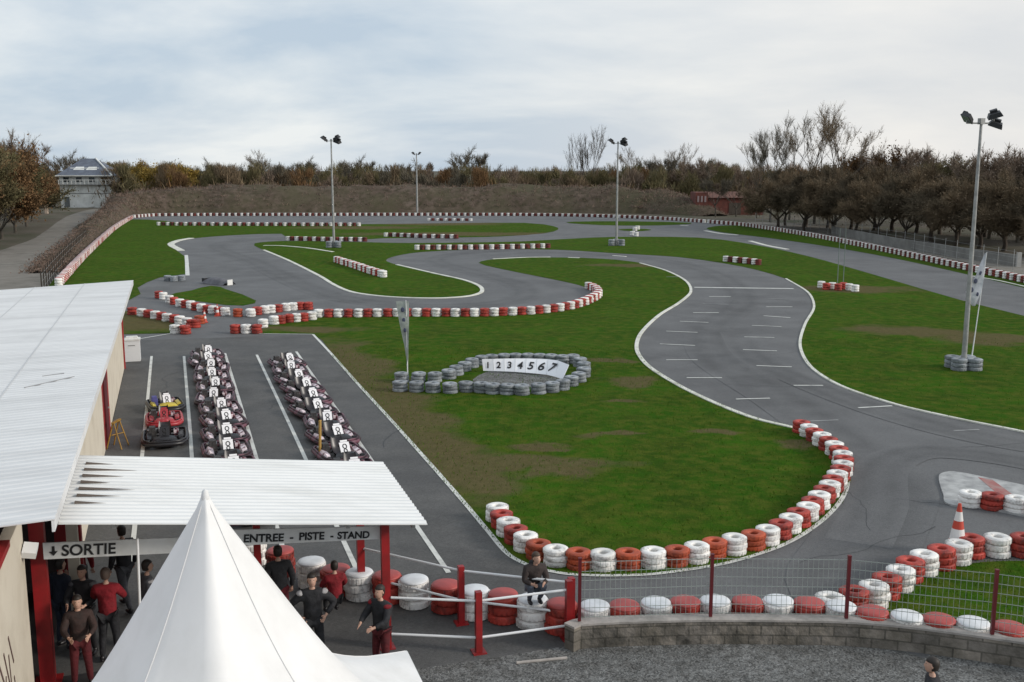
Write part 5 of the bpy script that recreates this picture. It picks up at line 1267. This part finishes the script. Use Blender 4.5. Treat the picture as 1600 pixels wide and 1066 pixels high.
def tree_parts(seed, H, th, spread, depth=4, kids=3, twigs=14, tw=0.02, tl=0.9, up_=0.35, leaf=0, leafsz=0.12, r0=0.16, first=5, ang=0.6):
    rr = random.Random(seed); rg = np.random.default_rng(seed); mb = MB(); tips = []
    def grow(p, d, ln, r, dp):
        pts = [p]; q = p.copy(); dd = d.copy()
        for _ in range(2):
            dd = (dd + Vector((rr.gauss(0, 0.13), rr.gauss(0, 0.13), rr.gauss(0, 0.06) + up_ * 0.22))).normalized(); q = q + dd * ln / 2; pts.append(q.copy())
        mb.tube(pts, [r, r * 0.8, r * 0.6], n=5 if dp < 2 else 3, cap=False)
        if dp >= depth - 1:
            tips.append((pts[0], pts[-1]))
        if dp >= depth: return
        for k in range(kids + (1 if rr.random() < 0.3 else 0)):
            f = 1.0 if k == 0 else rr.uniform(0.45, 1.0); b = pts[1].lerp(pts[2], (f - 0.45) / 0.55)
            v = Vector((rr.gauss(0, 1), rr.gauss(0, 1), rr.gauss(0, 0.6))).normalized()
            nd = (dd + v * ang + Vector((0, 0, up_ * 0.4))).normalized()
            grow(b, nd, ln * rr.uniform(0.62, 0.82), r * 0.58, dp + 1)
    base = Vector((0, 0, -0.1)); pts = [base, Vector((rr.gauss(0, 0.06), rr.gauss(0, 0.06), th * 0.5)), Vector((rr.gauss(0, 0.1), rr.gauss(0, 0.1), th))]
    mb.tube(pts, [r0 * 1.25, r0, r0 * 0.92], n=8, cap=False)
    total = (H - th); l0 = total * 0.44
    for k in range(first):
        a = 2 * math.pi * (k + rr.random() * 0.6) / first
        nd = Vector((math.cos(a) * spread, math.sin(a) * spread, 1.0 if k else 1.6)).normalized()
        grow(pts[2].copy() + Vector((0, 0, rr.uniform(-0.3, 0.1))), nd, l0 * rr.uniform(0.8, 1.1), r0 * 0.55, 1)
    if not tips: tips = [(pts[1], pts[2])]
    T0 = np.array([list(a) for a, b in tips]); T1 = np.array([list(b) for a, b in tips])
    n = len(tips) * twigs; ii = rg.integers(0, len(tips), n); f = rg.random((n, 1)) * 1.05
    P = T0[ii] * (1 - f) + T1[ii] * f; D = unit(T1[ii] - T0[ii]) + rg.normal(size=(n, 3)) * 0.55 + np.array([0, 0, up_ * 0.5])
    Q = slivers(P, D, tl * rg.uniform(0.5, 1.1, n), np.full(n, tw) * rg.uniform(0.6, 1.2, n), rg)
    if leaf:
        m_ = len(tips) * leaf; jj = rg.integers(0, len(tips), m_); f = rg.random((m_, 1)) * 1.2
        P = T0[jj] * (1 - f) + T1[jj] * f + rg.normal(size=(m_, 3)) * tl * 0.45
        Q = np.concatenate([Q, flecks(P, leafsz * rg.uniform(0.5, 1.2, m_), rg)])
    Q[..., 2] = np.maximum(Q[..., 2], 0.05)
    return mb, Q
bark = mat('grey-brown bark', (0.060, 0.050, 0.040), 0.95, (0.10, 0.088, 0.07), scale=3, objvar=0.2)
bark_dark = mat('dark bark', (0.060, 0.046, 0.036), 0.95, (0.09, 0.072, 0.056), scale=3)
def twig_mat(name, c, c2, objv=0.15): return mat(name, c, 0.95, c2, scale=0.55, detail=5, objvar=objv, spec=0.1)
tw_brown = twig_mat('brown winter twigs', (0.132, 0.098, 0.064), (0.191, 0.143, 0.092))
tw_grey = twig_mat('grey winter twigs', (0.164, 0.142, 0.107), (0.109, 0.096, 0.072))
tw_olive = twig_mat('olive winter twigs', (0.105, 0.096, 0.048), (0.157, 0.127, 0.069))
tw_russet = twig_mat('russet dead leaves', (0.188, 0.107, 0.053), (0.130, 0.083, 0.044))
tw_yellow = twig_mat('yellow-green willow twigs', (0.30, 0.20, 0.045), (0.20, 0.150, 0.050))
tw_pink = twig_mat('pinkish grey twigs', (0.224, 0.167, 0.127), (0.159, 0.123, 0.092))
PROTO = {}
def proto_tree(key, **kw):
    tm = kw.pop('tm'); bm_ = kw.pop('bark', bark); mb, Q = tree_parts(**kw)
    PROTO[key] = (mb.mesh('trunk', bm_), quads_mesh('crown', Q, tm))
def tree(key, p, label, cat='tree', group=None, sc=1.0, rz=None, name='tree', zs=None):
    t = thing(name, label, cat, p, R.uniform(0, 6.28) if rz is None else rz, group); t.scale = (sc, sc, zs or sc)
    tk, cr_ = PROTO[key]; link('trunk', tk, t); link('crown', cr_, t)
    return t
# tree line seen as one mass far behind the bank
def wood_batch(px0, px1, D0, D1, n, hfun, sub_mats, seed):
    rg = np.random.default_rng(seed); out = {k: [] for k in range(len(sub_mats))}
    for i in range(n):
        px = px0 + (px1 - px0) * (i + rg.uniform(-0.4, 0.4)) / n; D = rg.uniform(D0, D1)
        x = (px - 800) / FOC * (D * math.cos(PITCH) + 9 * math.sin(PITCH)); H = hfun(px, D) * rg.uniform(0.86, 1.08)
        cw_ = rg.uniform(2.2, 4.2); k = int(rg.integers(0, len(sub_mats)))
        nq = 1500; c = np.array([x, D, 0.0])
        # several lobes per crown
        L_ = rg.integers(4, 8); cs = np.stack([rg.normal(0, cw_ * 0.5, L_), rg.normal(0, cw_ * 0.5, L_), H * rg.uniform(0.30, 0.86, L_)], 1); rs = rg.uniform(0.9, 2.0, L_)
        ii = rg.integers(0, L_, nq); d = rg.normal(size=(nq, 3)); d = unit(d) * (rg.random((nq, 1)) ** 0.45)
        P = c + cs[ii] + d * rs[ii][:, None] * np.array([1.0, 1.0, 1.15]); P[:, 2] = np.clip(P[:, 2], 0.2, H)
        D_ = (P - c - np.array([0, 0, H * 0.3])); D_ = unit(D_) + rg.normal(size=D_.shape) * 0.4 + np.array([0, 0, 0.7])
        out[k].append(slivers(P, D_, rg.uniform(0.5, 1.5, nq), rg.uniform(0.025, 0.075, nq), rg))
        # under-storey brush
        nb_ = 420; P = c + np.stack([rg.normal(0, cw_, nb_), rg.normal(0, 1.5, nb_), rg.random(nb_) * H * 0.55], 1)
        out[k].append(slivers(P, rg.normal(size=(nb_, 3)) * 0.5 + np.array([0, 0, 1.0]), rg.uniform(1.0, 2.2, nb_), rg.uniform(0.05, 0.13, nb_), rg))
        # trunk slivers
        nt_ = 5; P = c + np.stack([rg.normal(0, 1.2, nt_), rg.normal(0, 1.2, nt_), np.zeros(nt_)], 1)
        out[k].append(slivers(P, np.tile([0, 0, 1.0], (nt_, 1)) + rg.normal(size=(nt_, 3)) * 0.05, np.full(nt_, H * 0.8), np.full(nt_, 0.16), rg))
    return out
def wood(name, label, out, mats):
    Qs = []; idx = []
    for k in out:
        if out[k]:
            q = np.concatenate(out[k]); Qs.append(q); idx.append(np.full(len(q), k, dtype=np.int32))
    Q = np.concatenate(Qs); me = quads_mesh(name, Q, mats[0])
    for m in mats[1:]: me.materials.append(m)
    mi = np.concatenate(idx)
    if len(me.polygons) == len(mi): me.polygons.foreach_set('material_index', mi)
    o = link(name, me); return tag(o, label, 'woodland', kind='stuff')
hf = lambda px, D: 9 + D * (264 - np.interp(px, [-100, 150, 180, 300, 420, 560, 700, 800, 900, 1000, 1100, 1200, 1350, 1700], [248, 254, 255, 255, 255, 255, 258, 259, 258, 255, 252, 256, 260, 260])) / FOC
wm = [tw_brown, tw_grey, tw_olive, tw_pink, tw_russet, tw_olive]
wood('woodland', 'dense band of bare brown winter woodland behind the earth bank', wood_batch(200, 1330, 238, 262, 74, lambda p, D: hf(p, D) - 0.9, wm, 3), wm)
wood('woodland', 'grey farther belt of leafless woodland along the whole horizon', wood_batch(-160, 1800, 285, 335, 105, lambda p, D: hf(p, D) - 0.2, wm, 8), wm)
# scrub on the bank
bp_ = np.array([b[:3] for b in BANKPTS]); BH = np.array([b[3] for b in BANKPTS]); rg = np.random.default_rng(4)
n = 26000; ii = rg.integers(0, len(bp_), n); P = bp_[ii] + rg.normal(size=(n, 3)) * np.array([0.5, 0.5, 0.02])
Q = slivers(P, rg.normal(size=(n, 3)) * 0.7 + np.array([0, 0, 0.8]), rg.uniform(0.2, 0.75, n) * np.clip(BH[ii] / 4.5, 0.25, 1), rg.uniform(0.03, 0.08, n), rg)
me = quads_mesh('scrub', Q, twig_mat('brown bramble stems', (0.22, 0.160, 0.130), (0.120, 0.086, 0.066), 0)); tag(link('scrub', me), 'brown brambles and dead weeds covering the earth bank', 'scrub', kind='stuff')

# grass tufts on the near lawns
rg = np.random.default_rng(21); TP = []
for G, cnt in ((G1, 26000), (G10, 3500), (G2, 5000)):
    poly = np.array([[p.x, p.y] for p in smooth_poly(pxw(G), sub=3)]); lo = poly.min(0); hi = poly.max(0)
    if G is G1: hi[1] = min(hi[1], 52)
    if G is G2: lo[0] = max(lo[0], 8); hi[1] = min(hi[1], 55); hi[0] = min(hi[0], 26)
    X = lo + rg.random((cnt, 2)) * (hi - lo); ins = np.zeros(cnt, bool); j = len(poly) - 1
    for i in range(len(poly)):
        a, b_ = poly[i], poly[j]; c_ = ((a[1] > X[:, 1]) != (b_[1] > X[:, 1])); xx = (b_[0] - a[0]) * (X[:, 1] - a[1]) / (b_[1] - a[1] + 1e-12) + a[0]; ins ^= c_ & (X[:, 0] < xx); j = i
    TP.append(X[ins])
    E_ = []      # ragged verge
    for i in range(len(poly)):
        a, b_ = poly[i - 1], poly[i]; d_ = np.hypot(*(b_ - a))
        if a[1] < 50: E_.append(a + (b_ - a) * rg.random((int(d_ * 22), 1)) + rg.normal(size=(int(d_ * 22), 2)) * 0.035)
    if E_: TP.append(np.concatenate(E_))
X = np.concatenate(TP); P = np.concatenate([X, np.full((len(X), 1), 0.015)], 1)
Q = slivers(P, rg.normal(size=P.shape) * 0.45 + np.array([0, 0, 1.0]), rg.uniform(0.03, 0.09, len(P)), rg.uniform(0.006, 0.016, len(P)), rg)
tag(link('grass_tufts', quads_mesh('grass_tufts', Q, mat('grass blades', (0.052, 0.132, 0.011), 1.0, (0.088, 0.130, 0.020), scale=0.8, spec=0.0))), 'short uneven green grass tufts over the near lawns and verges', 'grass', kind='stuff')

# individually visible trees
proto_tree('pollard', seed=1, H=7.4, th=1.55, spread=1.15, depth=4, kids=3, twigs=60, tw=0.022, tl=1.05, up_=0.06, leaf=22, leafsz=0.08, r0=0.20, first=6, ang=0.75, tm=twig_mat('dark brown twigs', (0.106, 0.086, 0.060), (0.138, 0.108, 0.074)), bark=bark_dark)
proto_tree('pollard2', seed=2, H=7.8, th=1.45, spread=1.2, depth=4, kids=3, twigs=60, tw=0.022, tl=1.05, up_=0.05, leaf=20, leafsz=0.08, r0=0.22, first=6, ang=0.8, tm=tw_brown, bark=bark_dark)
proto_tree('tall', seed=3, H=13.5, th=4.5, spread=0.42, depth=5, kids=2, twigs=12, tw=0.020, tl=1.0, up_=0.5, r0=0.17, first=4, ang=0.5, tm=tw_grey)
proto_tree('tall2', seed=4, H=14.0, th=4.0, spread=0.6, depth=5, kids=2, twigs=14, tw=0.020, tl=0.9, up_=0.4, r0=0.19, first=5, ang=0.6, leaf=2, leafsz=0.09, tm=tw_brown)
proto_tree('round', seed=5, H=12.0, th=3.5, spread=0.95, depth=5, kids=2, twigs=14, tw=0.035, tl=1.1, up_=0.35, r0=0.2, first=6, ang=0.55, tm=tw_grey)
proto_tree('bush', seed=6, H=9.5, th=1.0, spread=0.8, depth=4, kids=3, twigs=32, tw=0.035, tl=1.1, up_=0.35, leaf=26, leafsz=0.14, r0=0.2, first=7, ang=0.7, tm=tw_russet)
proto_tree('bush2', seed=7, H=10.0, th=1.2, spread=0.75, depth=4, kids=3, twigs=34, tw=0.035, tl=1.1, up_=0.4, leaf=20, leafsz=0.14, r0=0.2, first=7, ang=0.7, tm=tw_olive)
proto_tree('willow', seed=8, H=8.5, th=1.5, spread=0.95, depth=4, kids=3, twigs=34, tw=0.04, tl=1.2, up_=0.05, leaf=24, leafsz=0.16, r0=0.22, first=7, ang=0.6, tm=tw_yellow)
proto_tree('poplar', seed=9, H=13, th=1.5, spread=0.16, depth=4, kids=2, twigs=16, tw=0.022, tl=1.0, up_=0.8, r0=0.14, first=6, ang=0.30, tm=twig_mat('pale poplar twigs', (0.17, 0.15, 0.13), (0.12, 0.105, 0.09)))
proto_tree('pink', seed=10, H=11.0, th=2.5, spread=0.9, depth=5, kids=2, twigs=20, tw=0.03, tl=0.9, up_=0.3, leaf=4, leafsz=0.09, r0=0.2, first=6, ang=0.6, tm=tw_pink)
def gp(px, D): return Vector(((px - 800) / FOC * (D * math.cos(PITCH) + 9 * math.sin(PITCH)), D, 0))
ORD = ['first', 'second', 'third', 'fourth', 'fifth', 'sixth', 'seventh', 'eighth', 'ninth', 'tenth', 'eleventh', 'twelfth', 'thirteenth', 'fourteenth', 'fifteenth', 'sixteenth', 'seventeenth', 'eighteenth', 'nineteenth', 'twentieth']
front = [(1215, 158), (1256, 152), (1300, 146), (1338, 141), (1370, 137), (1414, 129), (1455, 128), (1493, 122), (1530, 118), (1568, 114), (1606, 110), (1650, 106), (1700, 102)]
for i, (px, D) in enumerate(front):
    tree('pollard' if i % 2 else 'pollard2', gp(px, D), '%s dense dark brown pruned tree from the left in the right-hand row' % ORD[i], group='row of pruned trees along the right boundary', sc=R.uniform(0.98, 1.08) * (1.08 if i > 5 else 1.0), zs=R.uniform(1.0, 1.1))
for i in range(14):
    px = 1228 + i * 34; tree('pollard2' if i % 2 else 'pollard', gp(px + R.uniform(-6, 6), 166 - i * 3.1), '%s dark brown tree from the left in the rear row behind the pruned trees' % ORD[i], group='rear row of trees at the right', sc=R.uniform(1.05, 1.2), zs=R.uniform(1.1, 1.25))
for px, D, k, sc, lab in ((1186, 236, 'tall', 1.0, 'slender bare tree with a feathery top right of the red shed'), (1203, 178, 'tall', 1.03, 'tall bare tree with thin upright branches, left of its taller neighbours'), (1233, 185, 'tall', 1.05, 'narrow tall leafless tree between two bushier bare crowns'),
                          (1272, 172, 'tall2', 1.1, 'tallest bare tree on the right skyline with a wide fan of twigs'), (1305, 168, 'tall2', 1.05, 'bare tree with a leaning brown crown right of the tallest one'),
                          (1350, 180, 'bush', 1.15, 'russet-leaved tree rising behind the right row'), (1395, 176, 'pink', 1.12, 'pinkish domed bare tree on the right skyline'), (1432, 172, 'pink', 1.08, 'smaller pinkish bare tree beside the domed one'), (1475, 165, 'bush2', 1.0, 'olive brown tree behind the right row near the tall mast'),
                          (1545, 135, 'pink', 1.0, 'pinkish twiggy tree just right of the nearest floodlight mast'), (1590, 128, 'pink', 1.05, 'large pinkish twiggy tree cut by the right edge of the photo'), (1640, 128, 'pink', 1.0, 'pinkish tree beyond the right edge'),
                          (1118, 196, 'round', 0.62, 'small bare bush-like tree in front of the red shed'), (1150, 198, 'pink', 0.62, 'low pinkish tree before the right half of the red shed'), (1182, 192, 'tall2', 0.6, 'low bare tree at the right end of the red shed'),
                          (738, 262, 'round', 1.12, 'round fan-shaped bare tree on the middle skyline'), (918, 275, 'poplar', 1.22, 'pale slim poplar standing above the middle skyline'), (905, 276, 'poplar', 0.95, 'shorter slim poplar left of the pale one'), (566, 262, 'round', 0.95, 'small bare round tree right of the left mast'), (628, 268, 'round', 0.9, 'wispy bare tree near the distant mast'),
                          (1028, 255, 'round', 1.0, 'wispy grey tree right of the middle mast'), (1055, 250, 'tall2', 0.85, 'upright bare tree right of the wispy grey tree'), (980, 262, 'tall2', 0.82, 'thin bare tree beside the middle mast head'), (1085, 245, 'pink', 1.02, 'bare tree left of the red shed roof'), (350, 258, 'round', 0.9, 'small bare tree right of the yellow willows'), (405, 262, 'tall2', 0.78, 'thin bare tree halfway between willows and left mast'),
                          (470, 262, 'round', 0.92, 'low bare tree left of the left mast'), (215, 250, 'willow', 1.1, 'left yellow willow behind the bank corner'), (245, 246, 'willow', 1.18, 'middle yellow willow, the largest of three'), (272, 250, 'willow', 1.1, 'right yellow-orange willow behind the bank'), (188, 262, 'bush2', 0.95, 'dark green-brown tree right of the white house'), (110, 262, 'round', 1.05, 'bare grey tree behind the white house roof'),
                          (278, 262, 'bush2', 1.0, 'dark tree rising behind the right willow'), (165, 275, 'bush2', 1.0, 'dark rounded tree behind the house gable')):
    tree(k, gp(px, D), lab, sc=sc, name='poplar' if k == 'poplar' else 'tree')
lefty = [(-60, 118, 'bush', 0.98), (-28, 126, 'bush2', 0.98), (2, 134, 'bush', 0.98), (24, 148, 'bush2', 1.0), (42, 164, 'bush', 0.98), (50, 180, 'bush', 0.86), (-40, 150, 'bush2', 1.2), (-2, 160, 'bush', 1.2), (14, 175, 'pink', 1.22), (44, 190, 'bush2', 1.06), (44, 212, 'bush', 0.9), (-90, 108, 'bush', 1.0), (6, 190, 'round', 1.2), (14, 205, 'tall2', 0.95), (-14, 142, 'bush', 0.85), (30, 235, 'bush2', 1.05)]
for i, (px, D, k, sc) in enumerate(lefty):
    tree(k, gp(px, D), '%s russet brown tree massed at the left edge, counting from front to back' % ORD[i], group='russet trees beside the stone drive', sc=sc)

# ------------------------------------------------------------------ white house, red shed
ho = gp(137, 244); house = thing('house', 'white two-storey house with grey stepped roof at the end of the stone drive', 'house', ho)
hw_ = mat('white house wall', (0.82, 0.82, 0.79), 0.8, (0.56, 0.56, 0.53), scale=0.5); slate = mat('grey slate roof', (0.13, 0.15, 0.19), 0.7, (0.09, 0.10, 0.13), scale=1.0)
def hp(name, w, m, parent=None):
    return w.build(name, m, parent or house)
w = MB(); w.box((0, 4, 3.65), (12.4, 8, 7.5)); hp('wall', w, hw_)
w = MB(); w.box((0, -0.04, 3.3), (12.5, 0.06, 0.16)); w.box((0.2, -0.5, 5.35), (12.6, 1.0, 0.14)); hp('string_course', w, mat('grey trim', (0.22, 0.22, 0.22), 0.7))
w = MB()
for x in [-6 + i * 1.0 for i in range(13)]: w.box((x, -0.95, 5.9), (0.12, 0.09, 1.0))
w.box((0.0, -0.95, 6.42), (12.4, 0.12, 0.12)); hp('balcony_rail', w, hw_)
w = MB(); w.add([(-6.6, -1.2, 7.4), (6.6, -1.2, 7.4), (0.6, 5, 11.4), (-2.5, 5, 11.4), (6.6, 8.6, 7.4), (-6.6, 8.6, 7.4), (0.6, 5.2, 11.4), (-2.5, 5.2, 11.4)], [(0, 1, 2, 3), (1, 4, 6, 2), (4, 5, 7, 6), (5, 0, 3, 7), (3, 2, 6, 7), (0, 5, 4, 1)]); rf = hp('roof', w, slate)
w = MB(); w.tube([(6.7, -1.25, 7.45), (0.65, 4.9, 11.5)], 0.2, n=5); w.box((0, -1.25, 7.4), (13.4, 0.12, 0.22)); hp('barge_board', w, hw_, rf)
w = MB()
for (x0, z0) in ((-3.2, 8.75), (-0.2, 8.75)): w.add([(x0, 0.85, z0), (x0 + 2.6, 0.85, z0), (x0 + 2.2, 2.0, z0 + 0.72), (x0 + 0.3, 2.0, z0 + 0.72)], [(0, 1, 2, 3)])
w.add([(x, y - 0.06, z) for x, y, z in ((-4.2, 1.3, 9.1), (2.8, 1.3, 9.1), (2.7, 1.5, 9.22), (-4.0, 1.5, 9.22))], [(0, 1, 2, 3)]); hp('roof_band', w, hw_, rf)
for x in (-4.6, -1.6, 1.4, 4.4):
    w = MB(); w.box((x, -0.02, 6.5), (1.3, 0.08, 1.1)); wn_ = hp('window', w, mat('dark window glass', (0.05, 0.06, 0.07), 0.2))
w = MB(); w.box((-4.7, -0.03, 1.35), (1.2, 0.1, 2.4)); hp('door', w, mat('dark grey door', (0.12, 0.13, 0.13), 0.6))
gpi = thing('gate_pillar', 'pale upright gate pillar at the bend of the stone drive', 'pillar', at(73, 334)); w = MB(); w.box((0, 0, 1.3), (0.55, 0.55, 2.6)); w.box((0, 0, 2.68), (0.7, 0.7, 0.16)); w.build('pillar', mat('peach stone', (0.42, 0.33, 0.26), 0.9), gpi)
w = MB(); w.ell((0, 0, 2.95), (0.25, 0.25, 0.25)); w.build('ball', mat('peach stone', (0, 0, 0)), gpi)

so = gp(1136, 206); shed = thing('shed', 'low faded red shed with a taller end behind the trees right of centre', 'shed', so)
brick = mat('faded red boards', (0.17, 0.050, 0.036), 0.9, (0.10, 0.034, 0.026), scale=0.9, bump=0.3)
w = MB(); w.box((0.9, 3, 1.7), (12.6, 6, 3.4)); w.box((-5.2, 2.6, 2.2), (2.4, 6.2, 4.4)); w.build('wall', brick, shed)
w = MB(); w.add([(-4.0, -0.4, 3.35), (7.6, -0.4, 3.35), (7.6, 3, 4.5), (-4.0, 3, 4.5), (7.6, 6.4, 3.35), (-4.0, 6.4, 3.35)], [(0, 1, 2, 3), (3, 2, 4, 5), (1, 4, 2), (0, 3, 5), (0, 5, 4, 1)]); w.build('roof', mat('red-brown roof tiles', (0.16, 0.075, 0.055), 0.9, (0.11, 0.055, 0.045), scale=1.0), shed)
for x in (-5.9, -5.2, -4.5):
    w = MB(); w.box((x, -0.53, 3.1), (0.35, 0.06, 1.2)); w.build('window', mat('pale window', (0.28, 0.22, 0.22), 0.5), shed)
w = MB(); w.box((1.5, -0.03, 1.2), (2.4, 0.08, 2.3)); w.build('door', bark_dark, shed)
